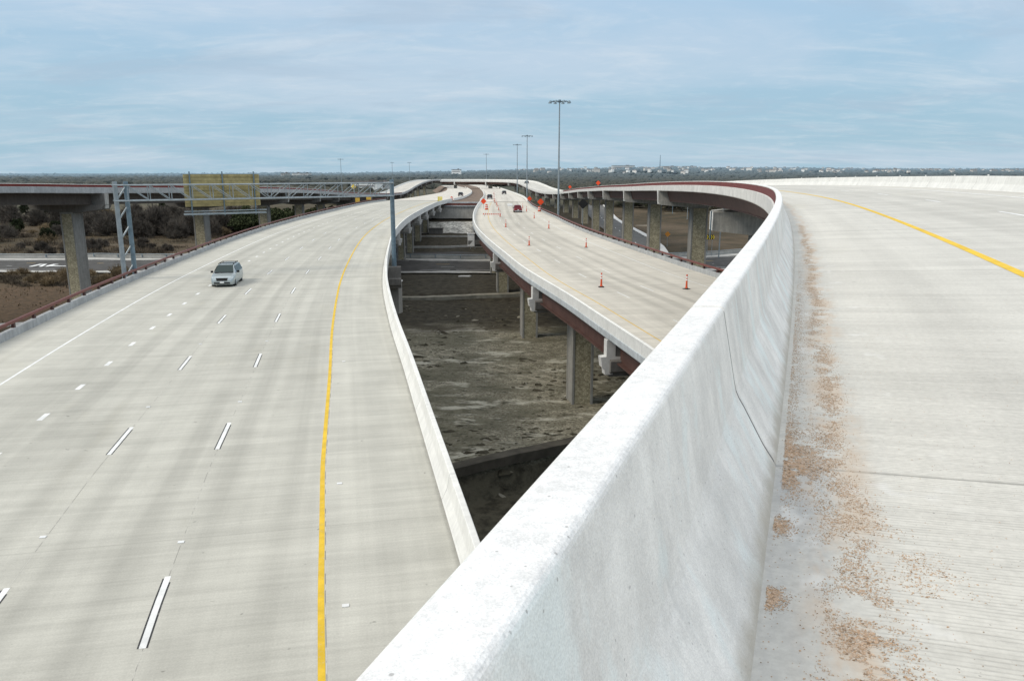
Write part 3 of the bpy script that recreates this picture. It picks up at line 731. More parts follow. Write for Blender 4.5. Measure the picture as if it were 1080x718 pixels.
for d in (2.4, 9.4):
    obj('girder', tub_girder(RP, -38, RP.len - 2, d, -.48, 1.75, 3.1, 2.2, 2.5), M['girder'], RV)
RBN = [s for s in (-32, 4)] + [RP.sy(y) for y in (129, 169, 208, 248, 284, 320, 354, 388, 418, 450, 486, 522, 556)] + [RP.len - 66, RP.len - 38, RP.len - 12]
for i, s in enumerate(RBN):
    dc = 6.3
    if i == 1: dc = 9.4
    if i >= 2:
        hammer_cap(RP, s, dc, -.62, RW + .6, RV, M['cap'], M['fascia'])
    else:
        hammer_cap(RP, s, dc, .5, RW + .4, RV, M['capdark'], M['cap'])
    t = RP.tan(s); rz = math.atan2(t[1], t[0]) - math.pi / 2; p = RP.at(s, dc); column(RV, p[0], p[1], p[2] - 3.2, rz, 2.7, 2.2)
# dropped cap with white drain pipe on the near bent
s = RP.sy(92.5); t = RP.tan(s); al = Vector((t[0], t[1], 0)); o = Vector(RP.at(s, 6.3)); ax = Vector((t[1], -t[0], 0)); up = Vector((0, 0, 1))
mb = MB(); mb.prism([(-6.0, -2.9), (-6.0, -5.1), (-1.6, -5.6), (1.6, -5.6), (6.0, -5.1), (6.0, -2.9)], o, ax, up, al, 2.0); cp = obj('bent_cap', mb, M['cap'], RV)
mb = MB(); mb.box(o + ax * -6.03 + up * -3.98, (2.02, .08, 2.2), math.atan2(t[1], t[0])); obj('end_plate', mb, M['fascia'], cp)
for d in (-3.9, 3.1):
    mb = MB(); mb.box(o + ax * d + up * -2.55, (1.1, 1.6, .7), math.atan2(t[1], t[0])); obj('bearing', mb, M['capdark'], cp)
column(RV, o[0], o[1], o[2] - 5.5, math.atan2(t[1], t[0]) - math.pi / 2, 2.7, 2.2)
mb = MB(); a = o + ax * -4.2 - al * 1.3 + up * -.6; b = a + up * -1.9; c_ = o + ax * -6.3 - al * 1.25 + up * -2.75; e = c_ + up * -3.2
mb.tube(a, b, .09, n=10); mb.tube(b, c_, .09, n=10); obj('drain_pipe', mb, M['white_metal'], RV)
mb = MB(); mb.tube(c_, e, .08, n=10); obj('drain_pipe', mb, M['galv_dark'], RV)

# gravel swept into the gutter
def gravel():
    rr = random.Random(11); vs = []; fs = []
    base = [(1, 0, 0), (-.5, .87, 0), (-.5, -.87, 0), (.2, .1, .8), (-.6, .2, .55)]
    def stone(s, d, r):
        x, y, z = RP.at(s, d, .001); a = rr.random() * 6.28; ca, sa = math.cos(a), math.sin(a); o = len(vs); fx = rr.uniform(.7, 1.3); fz = rr.uniform(.5, 1.0)
        for bx, by, bz in base: vs.append((x + (bx * ca * fx - by * sa) * r, y + (bx * sa * fx + by * ca) * r, z + bz * r * fz))
        for f in ((0, 1, 3), (1, 4, 3), (1, 2, 4), (2, 0, 3), (2, 3, 4)): fs.append(tuple(i + o for i in f))
    from mathutils import noise as mn
    def dens(s, d, f=1.0, k=.45): return mn.noise(Vector((d * 7 * f, s * 5.5 * f, 1.7))) + k * mn.noise(Vector((d * 5, s * 24 + d * 9, 4.1))) + .35 * mn.noise(Vector((d * 30, s * 22, 9.1)))
    n = 0
    while n < 46000:    # main band along the swept line
        s = .25 + 24 * rr.random() ** 2.1; c0 = .335 + .035 * math.sin(s * 1.7 + .4) - (.012 * s if s < 6 else .07) + ((.30 - .27 * (s - 1.0)) if 1.0 < s < 2.1 and rr.random() < .4 else 0)
        d = c0 + rr.gauss(0, .052 + (.018 if s < 2.6 else 0))
        if d < .03 or dens(s, d) + rr.uniform(-.25, .25) < -.10: n += .12; continue
        stone(s, d, rr.uniform(.0015, .003) if rr.random() < .7 else rr.uniform(.003, .0058)); n += 1
    n = 0
    heaps = [(.85, .02, .035, .05), (.1, .03, .07, .05), (1.5, .02, .04, .05), (2.35, .04, .085, .22), (2.8, .035, .05, .25), (3.9, .035, .05, .5), (5.1, .035, .05, .7), (6.6, .035, .05, .8), (8.5, .035, .06, 1.0), (11, .05, .07, 2.0)]
    while n < 20000:     # piles against the foot of the barrier
        s0, d0, wd, ws = heaps[rr.randrange(len(heaps))] if rr.random() < .6 else heaps[3]
        s = s0 + rr.gauss(0, ws); d = d0 + abs(rr.gauss(0, wd))
        if dens(s, d, 1.6, .1) < -.3 + rr.uniform(-.2, .2): n += .1; continue
        stone(s, d, rr.uniform(.0015, .003) if rr.random() < .7 else rr.uniform(.003, .0055)); n += 1
    for k in range(1700): stone(.2 + 9 * rr.random() ** 1.5, .02 + 2.4 * rr.random() ** 1.6, rr.uniform(.0015, .004))
    mb = MB(); mb.v = vs; mb.f = fs; mb.m = [0] * len(fs); mb.uv = [(0, 0)] * len(vs)
    g = NG('tan_gravel'); p = g.pos(); v = g.voro(p, 90); cc = g.sep(v.outputs['Color'])
    c = g.mix(cc[0], (.50, .345, .225), (.64, .49, .37)); c = g.mix(g.ramp(cc[1], .72, .9, 0, .8), c, (.25, .17, .11)); c = g.mix(g.ramp(cc[2], .85, .95, 0, .7), c, (.66, .6, .52))
    return obj('gravel', mb, g.out(c, .9, .15))
tag(gravel(), 'tan gravel scattered in two rough lines along the gutter of the near ramp', 'gravel', kind='stuff')

# ================================================================== LEFT FLYOVER
FV = thing('flyover_ramp', 'high flyover ramp on the left crossing behind the sign gantry, red band on its edge', 'flyover')
M['deckF'] = deck_concrete('far_flyover_concrete', (.64, .61, .55), -6, -10, -3, 0, 14, .1, coarse=2)
fa, fb = FP.s0 + 2, FP.len - 2
FWD = 12.0
obj('deck', sweep(FP, fa, fb, [(0, -.42), (0, -.02), (-.4, 0), (-6, 0), (-FWD, 0), (-FWD - .02, -.4), (-FWD + 1, -.46), (-6, -.3), (-1, -.46)], 1.0), M['deckF'], FV)
pf2 = [(-.45 + x[0], x[1]) for x in safety_profile(-1, .81, .2, .45, drop=.0)]
obj('barrier', sweep(FP, fa, fb, pf2, 1.0), M['barrier_far'], FV)
obj('barrier', sweep(FP, fa, fb, [(-FWD - d, h) for d, h in pf2], 1.0), M['barrier_far'], FV)
obj('painted_band', sweep(FP, fa, FP.sy(400), [(-.03, .757), (-.008, .757), (-.008, .40), (-.03, .40)], 1.0), M['redband'], FV)
obj('fascia', sweep(FP, fa, fb, [(.025, .395), (.08, .37), (.08, -.42), (.03, -.5), (-.2, -.5), (-.2, -.43), (.003, -.40), (.003, .395)], 1.0), M['parapet'], FV)
for d in (-1.9, -4.7, -7.4, -10.2):
    obj('girder', i_girder(FP, fa, fb, d, -.46, 1.65, .8, .3, 4.0), M['girder_c'], FV)
FBN = [-62, -33, 0] + [FP.sy(y) for y in (150, 187, 222, 255, 290, 325, 360, 395, 430, 465, 500, 535, 570, 605)]
for i, s in enumerate(FBN):
    tg = (.2, .98) if i == 2 else (.08, .99) if i == 3 else None
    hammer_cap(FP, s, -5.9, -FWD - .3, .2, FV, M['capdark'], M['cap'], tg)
    t = tg or FP.tan(s); rz = math.atan2(t[1], t[0]) - math.pi / 2; p = FP.at(s, -5.9); column(FV, p[0], p[1], p[2] - 3.2, rz, 2.3, 2.1)

# ================================================================== ABUTMENT AND ROADS BEYOND
AB = thing('abutment', 'grey concrete abutment wall with red band at the end of the gap between the bridges', 'abutment')
ax0, ax1, ay = -46.5, 6.2, 256.0
mb = MB(); mb.box(((ax0 + ax1) / 2, ay + .6, 8.2), (ax1 - ax0, 1.2, 4.6)); obj('wall', mb, M['cap'], AB)
mb = MB(); mb.box((-16, ay - .25, 9.95), (12.5, .5, .35)); mb.box((-16, ay + .1, 10.9), (12.5, .5, .75)); obj('ledge', mb, M['fascia_m'], AB)
mb = MB(); mb.box((-16, ay - .20, 10.5), (12.4, .12, .70)); obj('painted_band', mb, M['red_soil'], AB)
mb = MB()
nx_, ny_ = 26, 8; vs = []; fs = []
for j in range(ny_):
    for i in range(nx_):
        x = -46 + 51.5 * i / (nx_ - 1); yy = 239 + 9 * j / (ny_ - 1)
        vs.append((x, yy, gz(x, yy) + .10 + .22 * R.random()))
for j in range(ny_ - 1):
    for i in range(nx_ - 1): a = j * nx_ + i; fs.append((a, a + 1, a + 1 + nx_, a + nx_))
mb.add(vs, fs); obj('slope_paving', mb, M['rubble'], AB)
mb = MB(); mb.box((-23.5, 239.5, 2.9), (4.2, 2.5, 1.9)); mb.box((-23.5, 239.3, 3.9), (4.5, 2.7, .16))
tag(obj('culvert_box', mb, M['capdark']), 'dark concrete culvert box at the foot of the pale rubble slope', 'culvert')

def far_road(path, a, b, w, sgn, name, mat):
    road = obj(name, sweep(path, a, b, lambda s: [(0, 0), (sgn * w(s) / 2, .03), (sgn * w(s), 0)], 4, closed=False), mat); road['kind'] = 'structure'
    em = obj('embankment', sweep(path, a, b, lambda s: [(-sgn * 9, -5.2), (-sgn * 1.5, -.4), (0, -.04), (sgn * w(s), -.04), (sgn * (w(s) + 1.5), -.4), (sgn * (w(s) + 9), -5.2)], 5, closed=False), M['brown_embank']); em['kind'] = 'structure'
M['roadfar'] = deck_concrete('far_carriageway_concrete', (.66, .62, .55), 6, 3, 11, 0, 14, .1, coarse=2)
far_road(LP, 256, LP.len - 2, lambda s: -LW(s), -1, 'road', M['roadfar'])
far_road(MP, 243.5, MP.len - 2, MW, 1, 'road', M['roadfar'])
md = MB(); vs = []; fs = []
for i, y in enumerate(range(258, 860, 12)):
    a = LP.at(LP.sy(y), .6); b = MP.at(MP.sy(y), -.6); vs += [(a[0], y, a[2] - .08), ((a[0] + b[0]) / 2, y, min(a[2], b[2]) - .35), (b[0], y, b[2] - .08)]
    if i: o = (i - 1) * 3; fs += [(o, o + 1, o + 4, o + 3), (o + 1, o + 2, o + 5, o + 4)]
md.add(vs, fs); o = obj('median_ground', md, M['brown_embank']); o['kind'] = 'structure'
for path, d, a, b, lab in ((MP, -.3, 243.5, 640, 'white barrier beside the brown median, along the middle carriageway beyond the bridge'), (MP, 15.3, 243.5, 640, 'white barrier on the right of the carriageway beyond the bridge'), (LP, .3, 256, 640, 'white barrier curving along the left carriageway beyond the bridge')):
    tag(obj('roadside_barrier', sweep(path, a, b, [(d - .2, 0), (d - .1, .8), (d + .1, .8), (d + .2, 0)], 4), M['barrier_far']), lab, 'barrier')

# cross road under the bridges, its kerbs and low wall
CR = Path([(-420, 188), (-250, 180), (-120, 175), (-60, 173.5), (-20, 173), (20, 173), (45, 178), (70, 190), (110, 215), (180, 262), (280, 320)], [(0, .25), (1200, .25)], smooth=20)
def road_sheet(name, path, a, b, d0, d1, h, mat, step=4):
    mb = MB(); qs = stations(a, b, step); n = 7
    for q in qs:
        for k in range(n):
            d = d0 + (d1 - d0) * k / (n - 1); x, y, z = path.at(q, d); mb.v.append((x, y, max(gz(x, y) + .12, h * .2) + h)); mb.uv.append((d, q))
    for i in range(len(qs) - 1):
        for k in range(n - 1): mb.f.append((i * n + k, i * n + k + 1, (i + 1) * n + k + 1, (i + 1) * n + k)); mb.m.append(0)
    o = obj(name, mb, mat); o['kind'] = 'structure'; return o
road_sheet('cross_road', CR, 2, CR.len - 2, -9.5, 9.5, .2, M['asphalt'])
def on_road(q, d, h): x, y, z = CR.at(q, d); return (x, y, max(gz(x, y) + .12, .04) + .2 + h)
def road_strip(name, d, w, h, mat, a=2, b=None, dash=None):
    mb = MB(); b = b or CR.len - 2; segs = [(a, b)] if not dash else [(q, q + dash[0]) for q in np.arange(a, b, dash[1])]
    for s0, s1 in segs:
        qs = stations(s0, s1, 3); o = len(mb.v)
        for q in qs:
            for dd in (d - w / 2, d + w / 2): mb.v.append(on_road(q, dd, h)); mb.uv.append((0, 0))
        for i in range(len(qs) - 1): k = o + 2 * i; mb.f.append((k, k + 1, k + 3, k + 2)); mb.m.append(0)
    o = obj(name, mb, mat); o['kind'] = 'structure'; return o
road_strip('road_edge_line', 8.2, .18, .006, M['white_worn']); road_strip('road_edge_line', -8.2, .18, .006, M['white_worn'])
road_strip('road_lane_line', -2.6, .25, .006, M['yellow_thin'], dash=(4.0, 16.0)); road_strip('road_lane_line', 3.0, .2, .006, M['white_worn'], dash=(3, 12.2))
road_strip('road_shoulder', -11.6, 3.6, -.03, M['pale_conc']); road_strip('road_shoulder', 11.2, 3.0, -.03, M['pale_conc'])
FR = Path([(31, 186), (35, 215), (37.5, 250), (39, 320), (44, 420), (60, 560)], [(0, .3), (500, .3)], smooth=10)
road_sheet('frontage_road', FR, 2, FR.len - 2, -4.5, 5.5, .23, plain('grey_asphalt', (.13, .128, .122), .9, .2, 0, .2, .4))
mb = MB()
for q in stations(4, FR.len - 4, 3):
    for d, hh in ((5.6, 0), (5.6, .4), (7.4, .42), (7.6, 0)): x, y, z = FR.at(q, d); mb.v.append((x, y, max(gz(x, y), -.2) + .3 + hh)); mb.uv.append((0, 0))
for i in range(len(mb.v) // 4 - 1):
    for k in range(3): mb.f.append((i * 4 + k, i * 4 + k + 1, i * 4 + k + 5, i * 4 + k + 4)); mb.m.append(0)
o = obj('kerb', mb, M['fascia']); o['kind'] = 'structure'
mb = MB()
for q in np.arange(6, 200, 12.2):
    o_ = len(mb.v)
    for qq in (q, q + 3):
        for d in (.4, .65): x, y, z = FR.at(qq, d); mb.v.append((x, y, max(gz(x, y) + .12, .046) + .24)); mb.uv.append((0, 0))
    mb.f.append((o_, o_ + 1, o_ + 3, o_ + 2)); mb.m.append(0)
o = obj('road_lane_line', mb, M['white']); o['kind'] = 'structure'
# painted turn arrow with its ONLY lettering strokes beside the left field
mb = MB(); q0 = CR.sy if False else None
def cr_s(x): return float(CR.S[np.argmin(abs(CR.xy[:, 0] - x))])
def mark(pts, name='turn_arrow'):
    mb = MB(); vs = [on_road(cr_s(-104) + a, b, .007) for a, b in pts]; mb.add(vs, [tuple(range(len(vs)))]); o = obj(name, mb, M['white']); o['kind'] = 'structure'
mark([(0, 2.9), (5.2, 2.9), (5.2, 4.6), (8.8, 2.4), (5.2, .4), (5.2, 2.0), (0, 2.0)]); mark([(-1.0, -.6), (.3, -.6), (.3, 3.6), (-1.0, 3.6)]); mark([(-4.2, -.6), (-3.2, -.6), (-3.2, 3.6), (-4.2, 3.6)]); mark([(-3.2, -.6), (-2.4, -.6), (-1.0, 3.6), (-1.8, 3.6)])
GW = thing('guard_rail', 'long pale steel and concrete guard rail along the far side of the cross road below', 'guard rail')
mb = MB(); qs = stations(2, CR.len - 2, 6)
for h0, h1, d in ((0.0, .55, -13.8),):
    for i, q in enumerate(qs):
        a = on_road(q, d, -.3); mb.v += [(a[0], a[1], a[2]), (a[0], a[1], a[2] + 1.0), (a[0] - .0, a[1] + .3, a[2] + 1.0), (a[0], a[1] + .35, a[2])]; mb.uv += [(0, 0)] * 4
        if i:
            o = (i - 1) * 4
            for k in range(3): mb.f.append((o + k, o + k + 1, o + k + 5, o + k + 4)); mb.m.append(0)
obj('wall', mb, M['pale_conc'], GW)
mb = MB()
for i, q in enumerate(qs[:-1]):
    a = on_road(q, -13.7, .95); b = on_road(qs[i + 1], -13.7, .95); mb.tube(a, b, .09, n=6)
obj('rail', mb, M['galv'], GW)
mb = MB()
for q in np.arange(cr_s(-115), cr_s(20), 6.0): a = on_road(q, -13.7, .3); mb.box((a[0], a[1], a[2] + .3), (.16, .16, .8))
obj('rail_post', mb, M['galv_dark'], GW)
# second kerb line, ledges in the gap
def gstrip(name, pts, w, h, mat):
    p = Path(pts, [(0, 0), (1, 0)], smooth=6); mb = MB(); qs = stations(p.s0, p.len, 1.5)
    for q in qs:
        for d, hh in ((-w / 2, 0), (-w / 2, h), (w / 2, h), (w / 2, 0)):
            x, y, z = p.at(q, d); mb.v.append((x, y, gz(*p.at(q)[:2]) + hh - (.3 if hh == 0 else 0))); mb.uv.append((0, 0))
    for i in range(len(qs) - 1):
        for k in range(3): mb.f.append((i * 4 + k, i * 4 + k + 1, i * 4 + k + 5, i * 4 + k + 4)); mb.m.append(0)
    return obj(name, mb, mat)
o = gstrip('kerb', [(-45, 210.5), (-20, 211.5), (2, 212)], .9, .45, M['pale_conc']); tag(o, kind='structure')
o = gstrip('kerb', [(-38, 250.6 - 21), (-10, 230), (4, 230)], .6, .35, M['pale_conc']); tag(o, kind='structure')
o = gstrip('creek_ledge', [(-34, 34.0), (-14, 46.2), (-4.2, 52.1), (4.5, 57.4), (22, 68.0)], 1.1, .42, plain('dark_ledge_concrete', (.085, .076, .06), .9, .2, 0, .3, 1.0)); tag(o, kind='structure')
o = gstrip('concrete_strip', [(-30, 126.2), (-14, 127), (-2, 128.6), (12, 130)], 1.6, .3, plain('dirty_concrete', (.27, .25, .20), .9, .2, 0, .3, .8)); tag(o, kind='structure')
o = gstrip('path', [(-90, 97), (-76, 102.5), (-69, 106), (-58, 111), (-50, 108)], 2.6, .12, M['pale_conc']); tag(o, kind='structure')
o = gstrip('service_road', [(-60, 201), (-20, 200), (15, 199)], 9, .12, M['asphalt']); tag(o, kind='structure')
# white sign board lying low beside the road in the gap
T = thing('road_sign', 'small white sign board with black symbol low in the gap beside the dark cross road', 'road sign', (-10.6, 208, gz(-10.6, 208)))
mb = MB(); mb.box((0, 0, 1.5), (2.2, .06, 1.7)); obj('board', mb, M['white_metal'], T)
mb = MB(); mb.box((.1, -.05, 1.5), (.5, .03, 1.0)); mb.box((.35, -.06, 1.15), (.6, .03, .3)); obj('symbol', mb, M['dark'], T)
mb = MB(); mb.tube((-.6, .06, 0), (-.6, .06, 2), .05); mb.tube((.6, .06, 0), (.6, .06, 2), .05); obj('post', mb, M['galv'], T)
for x, y, sx, sy, lab in ((-9.5, 153.5, 2.6, .9, 'small pale slab lying on the dark dirt near the cross road'), (-2.2, 154, 1.2, .5, 'smaller grey slab lying on the dirt left of the bridge column')):
    mb = MB(); mb.prism([(-sx / 2, -sy / 2), (sx * .4, -sy * .6), (sx / 2, sy * .4), (-sx * .3, sy / 2)], (x, y, gz(x, y) + .1), Vector((1, 0, 0)), Vector((0, 1, 0)), Vector((0, 0, 1)), .25)
    tag(obj('concrete_slab', mb, M['fascia']), lab, 'slab')

# ================================================================== SIGN GANTRY
A = Vector((-35.55, 70.1, 0)); B = Vector((-13.05, 85.0, 0)); sp = (B - A); SL = sp.length; u = sp.normalized(); nrm = Vector((-u.y, u.x, 0))
GT = thing('sign_gantry', 'grey steel truss sign gantry spanning the left carriageway, seen from behind its sign', 'sign gantry', (A.x, A.y, 0))
ofs = Vector((A.x, A.y, 0))
def gp(a, n, z): return u * a + nrm * n + Vector((0, 0, z))
zt, zb_ = CAMZ - 1.20, CAMZ - 2.58
for a in (0.0, .95):
    mb = MB(); mb.tube(gp(a, -.0 if a == 0 else .5, gz(A.x, A.y) - .5), gp(a, 0 if a == 0 else .5, zt + .32), .23, .2, 14); obj('leg', mb, M['galv_dark'] if a else M['galv'], GT)
for k in range(9):
    z0 = 4.5 + k * 1.75; mb = MB(); mb.tube(gp(.06, .05, z0), gp(.9, .45, z0 + 1.15), .075, n=8); obj('brace', mb, M['galv'], GT)
tr = MB()
W2 = .62
for n in (-W2, W2):
    for z in (zt, zb_): tr.tube(gp(-.2, n, z), gp(SL - .1, n, z), .065, n=8)
    npan = 14; L = SL - 1.0
    for k in range(npan + 1):
        a = .9 + (SL - 1.3) * k / npan; tr.tube(gp(a, n, zb_), gp(a, n, zt), .04, n=6)
        if k < npan:
            a2 = .9 + (SL - 1.3) * (k + 1) / npan
            if k < 7: tr.tube(gp(a, n, zt), gp(a2, n, zb_), .04, n=6)
            else: tr.tube(gp(a, n, zb_), gp(a2, n, zt), .04, n=6)
for k in range(15):
    a = .9 + (SL - 1.3) * k / 14
    for z in (zt, zb_): tr.tube(gp(a, -W2, z), gp(a, W2, z), .04, n=6)
obj('truss', tr, M['galv'], GT)
a0, a1 = 6.0, 13.1
pl = MB(); rz = math.atan2(u.y, u.x); pl.box(gp((a0 + a1) / 2, W2 + .5, CAMZ - 1.78), (a1 - a0, .05, 3.05), rz); spn = obj('sign_panel', pl, M['panelback'], GT)
for a in (a0 + .55, (a0 + a1) / 2, a1 - .55):
    mb = MB(); mb.box(gp(a, W2 + .36, CAMZ - 2.1), (.1, .12, 4.2), rz); obj('stiffener', mb, M['galv_dark'], spn)
for z in np.linspace(-3.1, -.45, 5):
    mb = MB(); mb.box(gp((a0 + a1) / 2, W2 + .44, CAMZ + z), (a1 - a0 - .2, .05, .06), rz); obj('rib', mb, M['panelback'], spn)
mb = MB(); mb.box(gp((a0 + a1) / 2 + .1, W2 + .3, CAMZ - 4.0), (a1 - a0 + .6, .6, .14), rz); mb.tube(gp(a0 - .1, W2 + .62, CAMZ - 3.75), gp(a1 + .6, W2 + .62, CAMZ - 3.75), .05); obj('lamp_walkway', mb, M['galv'], GT)
mb = MB(); pz = 9.15
mb.tube(gp(SL, 0, pz), gp(SL, 0, zt + .35), .27, .23, 16); mb.tube(gp(SL, 0, pz), gp(SL, 0, pz + .12), .42, .42, 16); obj('pole', mb, M['galv_dark'], GT)
mb = MB()
for z in (zt, zb_): mb.tube(gp(SL - .1, -W2, z), gp(SL - .1, W2, z), .09, n=8)
obj('end_bracket', mb, M['galv'], GT)
pd = MB(); pd.box(gp(SL, 0, pz - .08), (1.35, 1.35, .16), -.2); obj('pedestal_top', pd, M['barrier_far'], GT)
pd = MB(); pd.box(gp(SL, 0, pz - 1.9), (1.2, 1.2, 3.48), -.2); obj('pedestal', pd, M['colgrey'], GT)
for ob in GT.children:
    pass

# ================================================================== HIGH MAST LIGHTS
def high_mast(x, y, ztop, label, r=.3, arms=8):
    zb = gz(x, y); T = thing('light_mast', label, 'light mast', (x, y, zb), group='tall highway light masts'); H = ztop - zb
    mb = MB(); mb.tube((0, 0, 0), (0, 0, H * .5), r, r * .72, 12); mb.tube((0, 0, H * .5), (0, 0, H), r * .72, r * .42, 12); obj('pole', mb, M['galv'], T)
    mb = MB(); mb.tube((0, 0, H - .25), (0, 0, H + .35), .35, .3, 10)
    for k in range(arms): a = 2 * math.pi * k / arms; mb.tube((0, 0, H), (2.1 * math.cos(a), 2.1 * math.sin(a), H), .06, n=5)
    hd = obj('ring', mb, M['galv_dark'], T)
    for k in range(arms):
        a = 2 * math.pi * (k + .5) / arms; mb = MB(); mb.tube((2.3 * math.cos(a), 2.3 * math.sin(a), H - .35), (2.3 * math.cos(a), 2.3 * math.sin(a), H + .1), .42, .16, 8); mb.tube((0, 0, H), (2.1 * math.cos(a), 2.1 * math.sin(a), H), .05, n=5)
        obj('luminaire', mb, M['galv_dark'], T)
    return T
hm = high_mast(10.7, 180, CAMZ + 15.35, 'tallest light mast, nearest of them, rising beside the middle carriageway behind the cones')
mb = MB(); mb.box((.45, 0, 21.6), (.5, .3, .35)); mb.tube((0, 0, 21.3), (.45, 0, 21.4), .05); obj('camera_box', mb, M['white_metal'], hm)
high_mast(6.63, 347, CAMZ + 15.2, 'second tallest light mast, just left of the nearest mast', .32)
high_mast(3.05, 459, CAMZ + 15.2, 'third light mast, thin, left of the two tallest ones', .33)
high_mast(-23.2, 713, CAMZ + 15.2, 'small distant light mast above the middle carriageway near picture centre', .35)
high_mast(-137, 900, CAMZ + 10, 'distant light mast behind the right end of the sign gantry', .36)
high_mast(-118, 905, CAMZ + 10, 'distant light mast above the crest of the left flyover', .36)
high_mast(-150, 690, CAMZ + 10.5, 'thin light mast behind the truss, above the yellow diamond sign', .32)

# ================================================================== TRAFFIC CONES, SIGNS, BARRICADE
def cone_proto():
    T = thing('traffic_cone', 'x', 'traffic cone', group='orange cones on the closed carriageway')
    mb = MB(); mb.box((0, 0, .03), (.46, .46, .06)); mb.tube((0, 0, .06), (0, 0, .1), .2, .15, 12); obj('base', mb, M['dark'], T)
    mb = MB(); mb.tube((0, 0, .1), (0, 0, .2), .13, .085, 14); mb.tube((0, 0, .2), (0, 0, 1.12), .085, .052, 14); mb.tube((0, 0, 1.12), (0, 0, 1.2), .052, .07, 12); obj('body', mb, M['orange'], T)
    for z in (.72, .93): mb = MB(); mb.tube((0, 0, z), (0, 0, z + .12), .076 if z < .8 else .068, .072 if z < .8 else .064, 14); obj('reflective_band', mb, M['reflw'], T)
    return T
def drum_proto():
    T = thing('traffic_drum', 'x', 'traffic drum', group='orange drums on the closed carriageway')
    mb = MB(); mb.tube((0, 0, 0), (0, 0, .09), .36, .36, 16); obj('base', mb, M['dark'], T)
    mb = MB(); mb.tube((0, 0, .09), (0, 0, .5), .30, .28, 16); mb.tube((0, 0, .5), (0, 0, 1.0), .28, .24, 16); mb.tube((0, 0, 1.0), (0, 0, 1.1), .1, .08, 8); obj('body', mb, M['orange'], T)
    for z in (.38, .7): mb = MB(); mb.tube((0, 0, z), (0, 0, z + .13), .294 if z < .5 else .275, .285 if z < .5 else .265, 16); obj('reflective_band', mb, M['reflw'], T)
    return T
cp = cone_proto(); dp = drum_proto(); used = set()
DZ = FZ + .003
def place(proto, x, y, rz, label, sc_=1.0, z=None):
    sc_ *= .8; z = DZ if z is None else z
    if proto.name not in used:
        used.add(proto.name); proto.location = (x, y, z); proto.rotation_euler = (0, 0, rz); proto['label'] = label; proto.scale = (sc_,) * 3; return proto
    return dup(proto, (x, y, z), rz, label, sc_)
cones = [(7.7, 65.7, 'tall orange cone nearest the camera in the middle of the closed carriageway'),
         (14.8, 64.6, 'orange cone near the right edge line, closest to the big white barrier'),
         (9.7, 100.8, 'orange and white cone by the right edge line below the black diamond sign'),
         (2.3, 103.5, 'orange cone second nearest in the left row on the closed carriageway'),
         (6.4, 134.5, 'pale worn cone with dark base near the foot of the tallest mast'),
         (-1.1, 138.2, 'orange cone third in the left row, just before the barricade'),
         (4.7, 164.4, 'small grey cone right of the red truck, second of the far right row'),
         (3.6, 192.7, 'small pale cone just right of the red truck tail'),
         (2.9, 210.1, 'tiny cone behind the red truck on its right side'),
         (-2.6, 170.3, 'cone at the right end of the low striped barricade'),
         (-3.4, 198.8, 'dark cone in the bending row beyond the striped barricade'),
         (-4.2, 220.4, 'orange cone at the bend of the far row'),
         (-4.7, 234, 'orange cone just past the bend of the far row'), (-5.4, 248, 'small orange cone in the far row level with the round orange sign'),
         (-6.0, 262, 'small orange cone in the far row beyond the orange sign'), (-6.5, 283, 'distant orange cone right of the dark car'), (-7.1, 310, 'distant orange cone, second last of the far row'), (-8.0, 345, 'most distant orange cone at the end of the far row')]
for i, (x, y, lab) in enumerate(cones): place(cp, x, y, i * .7, lab, 1.3 if y < 130 else 1.4)
place(dp, 6.8, 193.1, 0, 'wide orange drum at the right edge under the orange diamond sign', 1.6)
place(dp, -6.6, 201.8, .4, 'wide orange drum at the left side near the yellow line', 1.7)
mb = MB()
BR = thing('barricade', 'low orange and white striped barricade laid across the closed lanes', 'barricade', (-4.4, 172, DZ))
for k in range(9): mb.box((-1.9 + .46 * k, 0, .55), (.24, .04, .26), 0, 0)
obj('stripe', mb, M['orange'], BR); mb = MB(); mb.box((0, .03, .55), (4.4, .03, .24)); obj('board', mb, M['reflw'], BR)
mb = MB()
for x in (-1.7, 1.7): mb.box((x, .06, .35), (.08, .08, .7)); mb.box((x, .06, .04), (.1, 1.0, .08))
obj('foot', mb, M['galv'], BR)
def diamond_sign(x, y, z, h, r, label, face, post=True, rz=0.0, flags=False, name='diamond_sign'):
    T = thing(name, label, 'road sign', (x, y, z), rz); mb = MB()
    rr = r; c = .14 * r
    poly = [(0 - c, -rr + c), (c, -rr + c), (rr - c, -c), (rr - c, c), (c, rr - c), (-c, rr - c), (-rr + c, c), (-rr + c, -c)]
    mb.prism(poly, (0, 0, h), Vector((1, 0, 0)), Vector((0, 0, 1)), Vector((0, 1, 0)), .03); obj('board', mb, face, T)
    if post:
        mb = MB(); mb.tube((0, .08, -.02), (0, .08, h + r * .6), .045, n=8); 
        if flags: mb.tube((-.6, .08, .02), (.6, .08, .02), .04, n=6); mb.tube((0, -.5, .02), (0, .6, .02), .04, n=6)
        obj('post', mb, M['galv'], T)
    return T
diamond_sign(-7.6, 208, DZ, 2.0, .82, 'orange diamond work sign at the left edge beside the brown median', M['orange_sign'], flags=True)
diamond_sign(7.2, 196, DZ, 2.3, .88, 'orange diamond work sign at the right edge just left of the black sign', M['orange_sign'], flags=True)
s = RP.sy(248); p = RP.at(s, 2.6); diamond_sign(p[0], p[1], p[2], 2.1, .78, 'orange diamond work sign standing high on the flyover deck right of the mast', M['orange_sign'], flags=True)
s = RP.sy(330); p = RP.at(s, 1.0); diamond_sign(p[0], p[1], p[2], 2.1, .78, 'orange diamond work sign on the flyover deck, half hidden behind the tallest mast', M['orange_sign'], flags=True)
